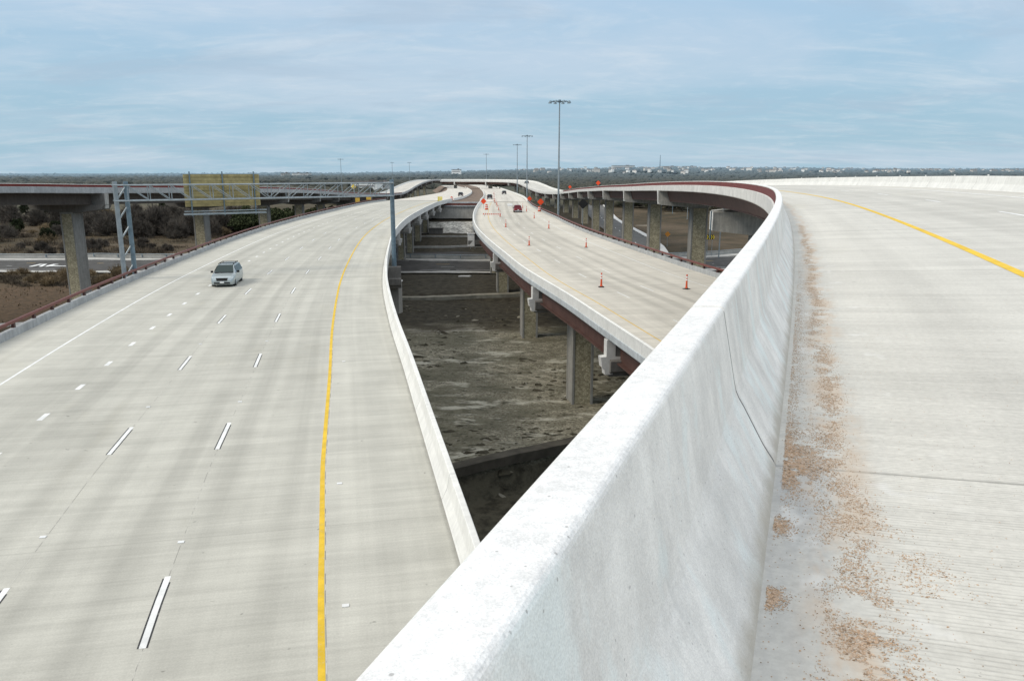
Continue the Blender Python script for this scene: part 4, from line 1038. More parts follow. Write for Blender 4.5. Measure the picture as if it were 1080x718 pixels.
diamond_sign(5.6, 250, 10.9, 1.6, .85, 'small orange diamond sign behind the right barrier, below the dip of the flyover', M['orange_sign'], flags=True)
diamond_sign(13.0, 142.5, gz(13, 142), 15.25 - gz(13, 142) - 0, 1.0, 'black diamond sign back on a tall post in front of the flyover columns', M['dark'])
p = FP.at(FP.sy(288), -.3); diamond_sign(p[0], p[1], p[2] + .5, 2.3, .95, 'yellow diamond sign on the left flyover seen through the truss', plain('yellow_sign_sheet', (.75, .55, .08), .4, .4, 0, .04))
def square_sign(x, y, z, w, h, label, face, n='warning_sign', legend=False, h0=2.0):
    T = thing(n, label, 'road sign', (x, y, z)); mb = MB(); mb.box((0, 0, h0), (w, .04, h)); obj('board', mb, face, T)
    mb = MB(); mb.tube((0, .07, 0), (0, .07, h0 + h * .4), .05, n=8); obj('post', mb, M['galv'], T)
    if legend: mb = MB(); mb.box((0, -.025, h0 + .1 * h), (w * .5, .01, h * .12)); mb.box((0, -.025, h0 - .16 * h), (w * .62, .01, h * .12)); obj('legend', mb, M['dark'], T)
    return T
YS = plain('amber_sign_sheet', (.62, .40, .07), .4, .4, 0, .04)
p = LP.at(LP.sy(232), -23.6); square_sign(p[0], p[1], p[2] - .3, 1.3, 1.3, 'amber square sign at the left rail under the truss', YS, h0=1.7)
p = LP.at(LP.sy(246), -24.0); square_sign(p[0] + .5, p[1], p[2] - .3, 1.5, 1.3, 'yellow sign beside the gantry pole under the left flyover', YS, h0=1.9)
diamond_sign(44.5, 221, gz(44.5, 221), 3.6, .85, 'orange diamond sign on the grass seen between the flyover columns', plain('orange_faded_sheet', (.55, .22, .03), .5, .4, 0, .05))
# chevron board on a post down by the road
T = thing('chevron_sign', 'black and yellow striped chevron board by the road below the flyover', 'road sign', (49.5, 193, gz(49.5, 193))); mb = MB(); mb.box((0, 0, 5.0), (2.0, .05, 1.2)); b_ = obj('board', mb, M['dark'], T); b_.rotation_euler = (0, 0, 0)
for k in range(4):
    mb = MB(); x = -.8 + .5 * k; mb.prism([(x, 4.5), (x + .22, 4.5), (x + .42, 5.0), (x + .22, 5.5), (x, 5.5), (x + .2, 5.0)], (0, -.035, 0), Vector((1, 0, 0)), Vector((0, 0, 1)), Vector((0, 1, 0)), .012); obj('chevron', mb, plain('yellow_chevron_sheet', (.75, .55, .05), .4) if k == 0 else bpy.data.materials['yellow_chevron_sheet'], T)
mb = MB(); mb.tube((-.6, .08, -.1), (-.6, .08, 5.4), .06); mb.tube((.6, .08, -.1), (.6, .08, 5.4), .06); obj('post', mb, M['galv'], T)
# roadside lamp posts on the right
for x, y, h, lab, m in ((50.6, 188, 11.5, 'grey lamp post by the road just left of the white barrier', 'galv'), (78, 378, 11, 'dark pole on the grass between the flyover columns', 'galv_dark'), (79, 350, 9.5, 'pale grey pole right of the dark pole between flyover columns', 'galv'), (-72.6, 181, 7.5, 'short pale pole standing right of the flyover column behind the sign', 'galv')):
    z = gz(x, y); T = thing('lamp_post', lab, 'lamp post', (x, y, z)); mb = MB(); mb.tube((0, 0, -.2), (0, 0, h), .16, .1, 10); obj('pole', mb, M[m], T)
    mb = MB(); mb.tube((0, 0, h - .1), (0, -1.2, h + .25), .06, n=6); mb.box((0, -1.4, h + .25), (.3, .7, .14)); obj('lamp_head', mb, M[m], T)

# ================================================================== VEHICLES
def loft(sections, mb=None, mi=0, caps=True):
    mb = mb or MB(); n = len(sections[0]); vs = [p for s_ in sections for p in s_]; fs = []
    for i in range(len(sections) - 1):
        for j in range(n): k = (j + 1) % n; fs.append((i * n + j, i * n + k, (i + 1) * n + k, (i + 1) * n + j))
    if caps: fs += [tuple(reversed(range(n))), tuple(range((len(sections) - 1) * n, len(sections) * n))]
    mb.add(vs, fs, mi); return mb
def car_section(y, wb, ww, wt, zb, zs, zw, zt):
    """y along the car; half widths at sill, waist, top; heights sill, shoulder, waist, top"""
    r = [(wb, zb), (ww, zb + .14), (ww + .015, zs * .6 + zb * .4), (ww, zs), (ww - .03, zw), (wt, zt - .06), (wt - .12, zt), (wt * .4, zt + .015)]
    return [(x, y, z) for x, z in r] + [(-x, y, z) for x, z in reversed(r)]
def wheels(T, xs_, ys_, r=.34, w=.22):
    for y in ys_:
        for sg in (-1, 1):
            mb = MB(); mb.tube((sg * (xs_ - w), y, r), (sg * xs_, y, r), r, r, 20); wh = obj('wheel', mb, M['dark'], T)
            mb = MB(); mb.tube((sg * (xs_ - .05), y, r), (sg * (xs_ + .012), y, r), r * .62, r * .5, 14); obj('rim', mb, M['galv'], wh)
def quad(name, pts, mat, T): mb = MB(); mb.add(pts, [tuple(range(len(pts)))]); return obj(name, mb, mat, T)
def minivan(x, y, z, rz):
    T = thing('minivan', 'silver minivan with roof rails driving toward the camera on the left carriageway', 'minivan', (x, y, z), rz)
    # front at -y
    S = [car_section(-2.52, .62, .72, .66, .32, .52, .58, .66), car_section(-2.44, .80, .86, .78, .24, .62, .70, .80), car_section(-2.1, .92, .95, .84, .22, .78, .86, .94), car_section(-1.5, .95, .985, .86, .22, .86, .97, 1.06),
         car_section(-1.28, .95, .99, .84, .22, .88, 1.03, 1.14), car_section(-.80, .95, 1.0, .76, .22, .9, 1.08, 1.42), car_section(-.30, .95, 1.0, .70, .22, .9, 1.09, 1.66), car_section(.3, .95, 1.0, .71, .22, .9, 1.09, 1.74), car_section(1.5, .95, 1.0, .71, .22, .9, 1.09, 1.73),
         car_section(2.2, .93, .98, .69, .24, .9, 1.09, 1.68), car_section(2.45, .90, .95, .66, .28, .9, 1.05, 1.5), car_section(2.56, .82, .88, .72, .34, .8, .95, 1.05)]
    obj('body', loft(S), M['silver'], T, smooth=False)
    e = .012
    # windscreen follows the loft between sections
    quad('windscreen', [(-.80, -1.32, 1.18), (.80, -1.32, 1.18), (.64, -.40, 1.70), (-.64, -.40, 1.70)], M['glass'], T)
    quad('wiper_cowl', [(-.80, -1.42, 1.13), (.80, -1.42, 1.13), (.80, -1.33, 1.185), (-.80, -1.33, 1.185)], M['dark'], T)
    for sg in (-1, 1):
        def sx(z, y): t = (z - 1.09) / (1.66 - 1.09); return sg * (.985 + e - t * (.985 - .71))
        for (a, b) in ((-.72, .15), (.22, 1.25), (1.32, 2.2)):
            za = 1.62; a2 = a + (.42 if a < -.5 else .0)
            quad('side_window', [(sx(1.12, a), a, 1.12), (sx(1.12, b), b, 1.12), (sx(za, b), b, za), (sx(za, a2), a2, za)], M['glass'], T)
        quad('headlight', [(sg * .50, -2.54, .63), (sg * .80, -2.47, .63), (sg * .88, -2.20, .84), (sg * .56, -2.44, .84)], M['lamp'], T)
        mb = MB(); mb.box((sg * 1.1, -.78, 1.17), (.2, .12, .17)); obj('mirror', mb, M['dark'], T)
        mb = MB(); mb.tube((sg * .62, -.1, 1.80), (sg * .62, 2.0, 1.79), .03, n=6); mb.tube((sg * .62, -.1, 1.72), (sg * .62, -.1, 1.80), .03, n=6); mb.tube((sg * .62, 2.0, 1.7), (sg * .62, 2.0, 1.79), .03, n=6); obj('roof_rail', mb, M['dark'], T)
        quad('door_seam', [(sg * 1.013, .18, .3), (sg * 1.013, .195, .3), (sg * 1.008, .195, 1.05), (sg * 1.008, .18, 1.05)], M['dark'], T)
    mb = MB()
    for yy in (.2, 1.6): mb.tube((-.62, yy, 1.80), (.62, yy, 1.80), .028, n=6)
    obj('roof_rack', mb, M['dark'], T)
    quad('grille', [(-.42, -2.56, .58), (.42, -2.56, .58), (.50, -2.46, .82), (-.50, -2.46, .82)], M['dark'], T)
    mb = MB(); mb.box((0, -2.53, .39), (1.3, .05, .12)); obj('air_intake', mb, M['dark'], T)
    mb = MB(); mb.box((0, -2.56, .46), (.34, .03, .15)); obj('number_plate', mb, M['reflw'], T)
    quad('rear_window', [(-.66, 2.50, 1.1), (.66, 2.50, 1.1), (.58, 2.32, 1.58), (-.58, 2.32, 1.58)], M['glass'], T)
    wheels(T, .99, (-1.55, 1.48), .34)
    return T
hd = LP.tan(LP.sy(66)); minivan(-25.35, 68.0, DZ, math.atan2(hd[1], hd[0]) - math.pi / 2)
def suv(x, y, z, rz, label, paintm, name, cat, pickup=False):
    T = thing(name, label, cat, (x, y, z), rz)      # rear at -y
    S = [car_section(-2.45, .82, .88, .84, .42, .8, .95, 1.02), car_section(-2.36, .9, .95, .9, .36, .85, .98, 1.08)]
    if pickup: S += [car_section(-.55, .92, .97, .9, .34, .88, 1.0, 1.08), car_section(-.45, .92, .97, .74, .34, .9, 1.06, 1.74), car_section(.6, .92, .97, .74, .34, .9, 1.06, 1.78), car_section(1.1, .92, .97, .84, .34, .9, 1.04, 1.2)]
    else: S += [car_section(-2.15, .92, .97, .74, .34, .88, 1.04, 1.72), car_section(-.4, .92, .97, .74, .34, .9, 1.06, 1.78), car_section(.6, .92, .97, .74, .34, .9, 1.06, 1.75), car_section(1.2, .92, .97, .84, .34, .9, 1.04, 1.15)]
    S += [car_section(2.2, .9, .95, .84, .34, .8, .92, 1.02), car_section(2.45, .78, .84, .76, .42, .65, .74, .82)]
    obj('body', loft(S), paintm, T)
    yb = -.53 if pickup else -2.29
    quad('rear_window', [(-.68, yb, 1.16), (.68, yb, 1.16), (.6, yb + .1, 1.64), (-.6, yb + .1, 1.64)], M['glass'], T)
    quad('windscreen', [(-.74, 1.12, 1.22), (.74, 1.12, 1.22), (.64, .68, 1.70), (-.64, .68, 1.70)], M['glass'], T)
    for sg in (-1, 1):
        for a, b in (((-.35, .2), (.28, .95)) if pickup else ((-1.9, -.9), (-.82, .1), (.18, .9))):
            quad('side_window', [(sg * .975, a, 1.1), (sg * .975, b, 1.1), (sg * .80, b - .2, 1.66), (sg * .80, a, 1.66)], M['glass'], T)
        mb = MB(); mb.box((sg * .80, -2.44, .86), (.16, .06, .32)); obj('tail_light', mb, M['redlamp'], T)
        mb = MB(); mb.box((sg * .62, 2.40, .7), (.32, .12, .14)); obj('headlight', mb, M['lamp'], T)
        mb = MB(); mb.box((sg * 1.06, .85, 1.15), (.18, .1, .15)); obj('mirror', mb, M['dark'], T)
    mb = MB(); mb.box((0, -2.48, .5), (1.7, .12, .18)); obj('bumper', mb, M['galv'], T)
    mb = MB(); mb.box((0, -2.50, .72), (.34, .03, .16)); obj('number_plate', mb, M['reflw'], T)
    wheels(T, .96, (-1.5, 1.45), .37)
    return T
suv(1.35, 190, DZ, .06, 'dark red pickup truck driving away on the closed carriageway', M['redcar'], 'pickup_truck', 'truck', True)
suv(-8.3, 290, 10.98, .06, 'black car parked by the far cones at the left of the closed carriageway', M['blackcar'], 'parked_car', 'car')
T = thing('plastic_barrier', 'low white water-filled barrier with dark base left of the red truck', 'barrier', (-.6, 224, DZ), .1); mb = MB(); mb.prism([(-.3, .1), (-.12, .75), (.12, .75), (.3, .1)], (0, 0, 0), Vector((0, 1, 0)), Vector((0, 0, 1)), Vector((1, 0, 0)), 1.5); obj('shell', mb, M['white_metal'], T)
mb = MB(); mb.box((0, 0, .05), (1.6, .64, .1)); obj('base', mb, M['dark'], T)
suv(-3.9, 385, 10.05, .1, 'tiny grey car far along the carriageway right of the cone row', M['blackcar'], 'distant_car', 'car')
p = LP.at(LP.sy(330), -2.5); suv(p[0], p[1], p[2] + .02, 0, 'small dark car on the left carriageway beyond the bridge', M['blackcar'], 'distant_car', 'car')
s = RP.sy(545); p = RP.at(s, 4.5); suv(p[0], p[1], p[2] + .02, .3, 'dark car climbing the far dip of the flyover', M['blackcar'], 'distant_car', 'car')
# yellow attenuator and drums near the far left barrier
T = thing('crash_cushion', 'yellow crash cushion panels beside the far end of the left bridge', 'crash cushion', (-24.2, 262, 11.2))
YM = plain('yellow_panel_plastic', (.72, .62, .16), .5, .4, 0, .06)
for k in range(3): mb = MB(); mb.box((-.5 + .55 * k, -.2 * k, .8), (.45, .4, 1.6)); obj('panel', mb, YM, T)
mb = MB(); mb.box((0, -.2, .06), (1.9, 1.2, .12)); obj('base', mb, M['dark'], T)
place(dp, -20.8, 271, .2, 'orange drum beside the yellow crash cushion at the left bridge end', 1.5, 11.15)
place(dp, -21.4, 276, .5, 'orange drum just behind the drum by the crash cushion', 1.5, 11.15)

# ================================================================== TREES
def crown_mesh(name, n, rx, rz_, seed, leaf, mat, clumps=26, shape='round', twig=False, z0=0.0):
    rr = np.random.RandomState(seed); cs = []
    while len(cs) < clumps:
        p = rr.uniform(-1, 1, 3)
        q = np.linalg.norm(p)
        if q > 1: continue
        if shape == 'cone' and math.hypot(p[0], p[1]) > .95 - .6 * (p[2] + 1) / 2: continue
        if shape == 'round' and (q < .35 or (p[2] < -.55 and rr.rand() < .7)): continue
        cs.append(p)
    cs = np.array(cs); k = rr.randint(0, clumps, n); cr = rr.uniform(.16, .34, clumps)
    dirs = rr.normal(size=(n, 3)); dirs /= np.linalg.norm(dirs, axis=1)[:, None]
    P = cs[k] + dirs * (cr[k] * rr.uniform(.45, 1.0, n) ** .5)[:, None]
    P = P * np.array([rx, rx, rz_]) + np.array([0, 0, z0 + rz_])
    a = rr.normal(size=(n, 3)); a /= np.linalg.norm(a, axis=1)[:, None]
    if twig: a = dirs * .8 + np.array([0, 0, .7]); a /= np.linalg.norm(a, axis=1)[:, None]
    b = np.cross(a, rr.normal(size=(n, 3))); b /= np.linalg.norm(b, axis=1)[:, None]
    la = leaf * rr.uniform(.6, 1.4, n)[:, None]; lb = la * (.10 if twig else .62); la = la * (2.6 if twig else 1)
    V = np.stack([P - a * la - b * lb, P + a * la - b * lb, P + a * la + b * lb, P - a * la + b * lb], 1).reshape(-1, 3)
    me = bpy.data.meshes.new(name); me.from_pydata(V.tolist(), [], np.arange(4 * n).reshape(-1, 4).tolist()); me.materials.append(mat); me.update(); return me
def trunk_mesh(name, h, r, seed, spread, top):
    rr = random.Random(seed); mb = MB(); mb.tube((0, 0, -.3), (0, 0, h), r, r * .7, 8)
    for k in range(6):
        a = k * 1.05 + rr.random(); p1 = (spread * .5 * math.cos(a), spread * .5 * math.sin(a), h + (top - h) * .45); mb.tube((0, 0, h * .8), p1, r * .45, r * .25, 6)
        mb.tube(p1, (spread * .85 * math.cos(a + .3), spread * .85 * math.sin(a + .3), h + (top - h) * .8), r * .25, r * .08, 5)
    return mesh_from(name, mb, M['bark'])
protos = {}
def plant_proto(kind, name, cm, tm):
    T = thing(name, kind, 'tree'); T['category'] = 'shrub' if 'shrub' in name else 'tree'
    o = obj('crown', cm, None, T); o2 = obj('trunk', tm, None, T); return T
protos['juniper'] = [plant_proto('j', 'juniper_tree', crown_mesh('juniper_crown', 2600, 2.2, 2.3, s, .16, M['juniper'], 34, 'cone' if s % 2 else 'round', z0=.3), trunk_mesh('juniper_trunk', 1.0, .18, s, 1.5, 4)) for s in (1, 2)]
protos['oak'] = [plant_proto('o', 'oak_tree', crown_mesh('oak_crown', 4200, 4.2, 3.0, s, .22, M['oak'], 46, z0=1.4), trunk_mesh('oak_trunk', 2.2, .32, s, 3.2, 6.5)) for s in (3, 4)]
protos['bare'] = [plant_proto('b', 'bare_tree', crown_mesh('bare_crown', 3400, 4.0, 3.1, s, .32, M['twig'], 48, twig=True, z0=-.5), trunk_mesh('bare_trunk', .8, .22, s, 3.2, 6.5)) for s in (5, 6)]
protos['brush'] = [plant_proto('s', 'dry_shrub', crown_mesh('shrub_crown', 900, 1.5, .8, s, .18, M['drybrush'], 22, twig=True, z0=.0), trunk_mesh('shrub_stem', .4, .06, s, .9, 1.2)) for s in (8, 9)]
pu = {k: 0 for k in protos}
def plant(kind, x, y, sc_, label, group, cat=None):
    ps = protos[kind]; i = pu[kind]; pu[kind] += 1; z = gz(x, y) - .05
    if i < len(ps):
        o = ps[i]; o.location = (x, y, z); o.rotation_euler = (0, 0, R.random() * 6.28); o.scale = (sc_, sc_, sc_ * R.uniform(.9, 1.1)); o['label'] = label; o['group'] = group
    else: o = dup(ps[i % len(ps)], (x, y, z), R.random() * 6.28, label, (sc_, sc_, sc_ * R.uniform(.9, 1.1)), group)
    if cat: o['category'] = cat
    return o
def upx(px, py, zrel=-21.0):
    F_ = 810.; cP, sP = math.cos(math.radians(12.394)), math.sin(math.radians(12.394)); uu = (px - 540) / F_; vv = (359 - py) / F_
    dz = -sP + vv * cP; t = zrel / dz; return uu * t, (cP + vv * sP) * t
named = [('juniper', -172, 268, .95, 'round dark juniper alone in the brown field at the far left edge'), ('juniper', -160, 272, .95, 'dark juniper just right of the leftmost juniper in the field'), ('juniper', -149, 290, .85, 'dark juniper farther back, left of the big flyover column'),
         ('juniper', -139, 231, 1.0, 'tall dark juniper in front of the big flyover column, nearest the road'), ('juniper', -150, 300, 1.1, 'dark juniper right of the big flyover column by the grey thicket')]
for a in named: plant(a[0], a[1], a[2], a[3], a[4], 'junipers in the left field')
rr = random.Random(5)
for i in range(20): x = rr.uniform(-300, -95); y = rr.uniform(285, 420); plant('juniper', x, y, rr.uniform(.7, 1.3), 'small dark juniper dotting the brown field on the left', 'small far junipers in the left field')
for i, (x, y, s_) in enumerate([(-137, 262, 1.2), (-131, 266, 1.3), (-125, 268, 1.25), (-119, 262, 1.35), (-112, 268, 1.2), (-106, 262, 1.25), (-100, 266, 1.3), (-128, 280, 1.4), (-114, 282, 1.4), (-102, 284, 1.4), (-143, 275, 1.2), (-94, 272, 1.2), (-120, 250, .9), (-108, 249, .9), (-152, 282, 1.2), (-160, 290, 1.1), (-136, 290, 1.2), (-118, 296, 1.3), (-98, 298, 1.3), (-175, 300, 1.1), (-190, 310, 1.1), (-205, 318, 1.2), (-146, 262, .9), (-112, 256, 1.0), (-99, 255, .9), (-216, 330, 1.2), (-180, 330, 1.2), (-160, 330, 1.3), (-140, 325, 1.3)]):
    plant('bare', x, y, s_, 'bare grey tree in the leafless thicket behind the gantry tower', 'bare trees of the thicket')
for i in range(24): x = rr.uniform(-290, -150); y = rr.uniform(205, 330); plant('bare', x, y, rr.uniform(.45, .8), 'low bare grey bush scattered in the far left field', 'bare bushes in the left field')
for i, (x, y, s_) in enumerate([(-88, 258, 1.15), (-81, 262, 1.2), (-75, 259, 1.1), (-69, 266, 1.15), (-92, 268, 1.2), (-84, 276, 1.3), (-72, 280, 1.2), (-66, 288, 1.1), (-98, 282, 1.2)]):
    plant('oak', x, y, s_, 'dark green tree in the clump behind the sign panel and flyover columns', 'dark trees behind the left flyover')
for i, (x, y, s_) in enumerate([(80, 398, 1.2), (88, 402, 1.3), (95, 396, 1.1), (72, 408, 1.1), (104, 405, 1.2), (65, 420, 1.0), (112, 390, 1.1), (120, 400, 1.2), (84, 415, 1.3)]):
    plant('oak', x, y, s_, 'dark tree on the far grass seen between the right flyover columns', 'dark trees beyond the right flyover')
for i in range(70): x = rr.uniform(-330, -70); y = rr.uniform(196, 226); plant('bare', x, y, rr.uniform(.28, .5), 'low grey brush along the far side of the cross road', 'grey brush beside the cross road')
for i in range(90): x = rr.uniform(-330, -90); y = rr.uniform(225, 420); plant('brush', x, y, rr.uniform(.8, 2.0), 'dry brown bush scattered across the left field', 'dry bushes across the left field')
for i in range(56): x = rr.uniform(-150, -48); y = rr.uniform(142, 160); plant('brush', x, y, rr.uniform(.6, 1.2), 'dry brown bush on the verge below the left carriageway', 'dry bushes on the verge')

# dry grass tufts on the near verge (nobody could count them)
def tufts():
    r2 = np.random.RandomState(3); n = 60000
    x = r2.uniform(-300, -30, n); y = r2.uniform(90, 330, n); k = ((y < 152) | (y > 196)) & (r2.rand(n) < np.clip(.35 + .5 * np.sin(x * .2) * np.cos(y * .23), .1, 1))
    x, y = x[k], y[k]; n = len(x); z = ground_z(x, y); a = r2.uniform(0, 6.28, n); h = r2.uniform(.15, .4, n); w = r2.uniform(.08, .2, n); lx = r2.normal(0, .14, n); ly = r2.normal(0, .14, n)
    V = np.stack([np.stack([x - np.cos(a) * w, y - np.sin(a) * w, z - .05], 1), np.stack([x + np.cos(a) * w, y + np.sin(a) * w, z - .05], 1), np.stack([x + lx, y + ly, z + h], 1)], 1).reshape(-1, 3)
    me = bpy.data.meshes.new('dry_grass'); me.from_pydata(V.tolist(), [], np.arange(3 * n).reshape(-1, 3).tolist()); me.materials.append(M['drygrass']); me.update()
    o = bpy.data.objects.new('dry_grass', me); C.objects.link(o); return o
tag(tufts(), 'dry brown grass on the verge under the left flyover', 'grass', kind='stuff')

def clods():
    r2 = np.random.RandomState(17); n = 5200; x = r2.uniform(-30, 32, n); y = r2.uniform(52.5, 122, n)
    k = r2.rand(n) < np.clip(.25 + .9 * (np.sin(x * .21 + y * .07 + 1) * np.cos(y * .17 - x * .05) + .35 * np.sin(x * .9 + y * .6)), .02, 1); x, y = x[k], y[k]; n = len(x)
    ico = np.array([(1, 0, 0), (.5, .87, 0), (-.5, .87, 0), (-1, 0, 0), (-.5, -.87, 0), (.5, -.87, 0), (.3, .2, .9), (-.4, .1, 1.0), (.05, -.4, .8)]); fc = np.array([(0, 1, 6), (1, 2, 7), (1, 7, 6), (2, 3, 7), (3, 4, 7), (4, 8, 7), (4, 5, 8), (5, 0, 8), (0, 6, 8), (6, 7, 8)])
    sz = r2.gamma(1.6, .085, n) + .05; jit = 1 + r2.uniform(-.4, .4, (n, 9, 1)); V = ico[None] * jit * sz[:, None, None] * np.array([1.5, .8, .42]); a = r2.normal(0, .35, n); ca, sa = np.cos(a)[:, None], np.sin(a)[:, None]
    V = np.stack([V[..., 0] * ca - V[..., 1] * sa, V[..., 0] * sa + V[..., 1] * ca, V[..., 2]], -1) + np.stack([x, y, ground_z(x, y) - .03], 1)[:, None]
    me = bpy.data.meshes.new('dirt_clods'); me.from_pydata(V.reshape(-1, 3).tolist(), [], (fc[None] + (np.arange(n) * 9)[:, None, None]).reshape(-1, 3).tolist())
    g = NG('dark_clods'); v = g.voro(g.pos(), 1.4); t_ = g.sep(v.outputs['Color']); c = g.mix(t_[0], (.045, .04, .028), (.10, .09, .065)); c = g.mix(g.ramp(t_[1], .9, .94), c, (.27, .25, .2)); me.materials.append(g.out(c, .95, .1)); me.update()
    o = bpy.data.objects.new('dirt_clods', me); C.objects.link(o); return o
tag(clods(), 'dark clods and pale stones strewn over the dirt yard between the bridges', 'clods', kind='stuff')
def scrub():
    r2 = np.random.RandomState(29); n = 520; P = []; 
    cx = r2.uniform(-330, -62, n); cy = 190 + 190 * r2.rand(n) ** 1.7; rad = r2.uniform(1.2, 4.2, n); hh = r2.uniform(.5, 2.2, n)
    extra = 130; cx = np.concatenate([cx, r2.uniform(-230, -45, extra)]); cy = np.concatenate([cy, r2.uniform(141, 153, extra)]); rad = np.concatenate([rad, r2.uniform(.8, 2.4, extra)]); hh = np.concatenate([hh, r2.uniform(.3, 1.3, extra)])
    m = 150; k = np.repeat(np.arange(len(cx)), m); N_ = len(k); q = r2.normal(0, .42, (N_, 2)); x = cx[k] + q[:, 0] * rad[k] * 1.5; y = cy[k] + q[:, 1] * rad[k]; h = hh[k] * np.exp(-(q ** 2).sum(1)) * r2.uniform(.35, 1.15, N_)
    z = ground_z(x, y); a = r2.uniform(0, 6.28, N_); w = r2.uniform(.03, .09, N_); lx = r2.normal(0, .35, N_) * h; ly = r2.normal(0, .35, N_) * h
    V = np.stack([np.stack([x - np.cos(a) * w, y - np.sin(a) * w, z + h * .1 - .1], 1), np.stack([x + np.cos(a) * w, y + np.sin(a) * w, z + h * .1 - .1], 1), np.stack([x + lx + np.cos(a) * w * .5, y + ly, z + h], 1), np.stack([x + lx - np.cos(a) * w, y + ly, z + h * .95], 1)], 1).reshape(-1, 3)
    me = bpy.data.meshes.new('scrub'); me.from_pydata(V.tolist(), [], np.arange(4 * N_).reshape(-1, 4).tolist()); me.materials.append(leaf_mat('grey_scrub', (.055, .046, .036), (.11, .088, .064))); me.update()
    o = bpy.data.objects.new('scrub', me); C.objects.link(o); return o
tag(scrub(), 'low grey-brown scrub covering the field and verges on the left', 'scrub', kind='stuff')

# far woods: one canopy mass nobody could count
def woods():
    r2 = np.random.RandomState(21)
    ico = [(0, 0, 1), (.894, 0, .447), (.276, .851, .447), (-.724, .526, .447), (-.724, -.526, .447), (.276, -.851, .447), (.724, .526, -.447), (-.276, .851, -.447), (-.894, 0, -.447), (-.276, -.851, -.447), (.724, -.526, -.447)]
    fc = [(0, 1, 2), (0, 2, 3), (0, 3, 4), (0, 4, 5), (0, 5, 1), (1, 6, 2), (2, 6, 7), (2, 7, 3), (3, 7, 8), (3, 8, 4), (4, 8, 9), (4, 9, 5), (5, 9, 10), (5, 10, 1), (1, 10, 6)]
    ico = np.array(ico); fc = np.array(fc); Vs = []; Fs = []; o = 0; d = 430.0
    pts = []
    while d < 5200:
        r = 2.6 + d / 330.0; n = int(2 * d * 1.0 / (1.75 * r)); az = r2.uniform(-.95, .95, n); dd = d + r2.uniform(-r, r, n)
        x = np.sin(az) * dd; y = np.cos(az) * dd
        m = (np.sin(x * .009 + 1) + np.cos(y * .011 + x * .004) + .7 * np.sin(x * .023 + y * .017)); keep = m > (-.2 if d < 900 else -1.0 if d < 2000 else -.6)
        # clear of the roads
        road = (x > -85 - d * .02) & (x < 45) & (d < 950); keep &= ~road
        for q in range(n):
            if keep[q]: pts.append((x[q], y[q], r * r2.uniform(.6, 1.25)))
        d += r * 1.5
    pts = np.array(pts); n = len(pts); z = ground_z(pts[:, 0], pts[:, 1]); jit = 1 + r2.uniform(-.38, .38, (n, 11, 1)); rr_ = pts[:, 2][:, None, None]
    V = ico[None] * jit * rr_ * np.array([1, 1, .62]); ang = r2.uniform(0, 6.28, n); ca, sa = np.cos(ang)[:, None], np.sin(ang)[:, None]
    V = np.stack([V[..., 0] * ca - V[..., 1] * sa, V[..., 0] * sa + V[..., 1] * ca, V[..., 2]], -1)
    zz = z + np.minimum(pts[:, 2] * .5, 5.0); V += np.stack([pts[:, 0], pts[:, 1], zz], 1)[:, None]
    F = (fc[None] + (np.arange(n) * 11)[:, None, None]).reshape(-1, 3).astype(np.int32); V = V.reshape(-1, 3).astype(np.float32)
    me = bpy.data.meshes.new('far_woods'); me.vertices.add(len(V)); me.vertices.foreach_set('co', V.ravel()); me.loops.add(F.size); me.loops.foreach_set('vertex_index', F.ravel())
    me.polygons.add(len(F)); me.polygons.foreach_set('loop_start', np.arange(0, F.size, 3, dtype=np.int32)); me.polygons.foreach_set('loop_total', np.full(len(F), 3, dtype=np.int32))
    me.materials.append(M['woods']); me.update(); me.validate(); ob = bpy.data.objects.new('far_woods', me); C.objects.link(ob); return ob
tag(woods(), 'dark grey-green woods covering the low hills to the horizon', 'woods', kind='stuff')

# ================================================================== FAR HOUSES AND BUILDINGS
def house_mesh(w, d, h, rh, wallm, seed):
    mb = MB(); x, y = w / 2, d / 2
    vs = [(-x, -y, -3), (x, -y, -3), (x, y, -3), (-x, y, -3), (-x, -y, h), (x, -y, h), (x, y, h), (-x, y, h), (-x * .98, 0, h + rh), (x * .98, 0, h + rh)]
    mb.add(vs, [(0, 1, 5, 4), (1, 2, 6, 5), (2, 3, 7, 6), (3, 0, 4, 7)], 0); o = len(mb.v) - 10
    for f in ((4, 5, 9, 8), (6, 7, 8, 9), (5, 6, 9), (7, 4, 8)): mb.f.append(tuple(i + o for i in f)); mb.m.append(1)
    return mesh_from('house', mb, [wallm, M['hroof']])
hms = [house_mesh(15, 11, 6.5, 3.0, M['hwall'], 0), house_mesh(12, 12, 6.0, 3.2, M['hwhite'], 1), house_mesh(20, 12, 7.5, 3.0, M['hwall'], 2), house_mesh(11, 10, 8.5, 2.6, M['hwhite'], 3)]
rh = random.Random(9); nh = 0
while nh < 280:
    t = rh.random(); px = 545 + 560 * t ** .95; y = rh.uniform(2300, 4200); x = (px - 540) / 810 * y * .985
    if px < 600 and rh.random() < .4: continue
    z = gz(x, y) + 7 + 5 * rh.random(); o = obj('hillside_house', hms[rh.randrange(4)], None, None, loc=(x, y, z)); o.rotation_euler = (0, 0, rh.uniform(-.8, .8)); k = rh.uniform(.55, 1.0); o.scale = (k, k, k)
    tag(o, 'pale house with grey roof in the distant hillside suburb along the horizon', 'house', 'houses of the hillside suburb'); nh += 1
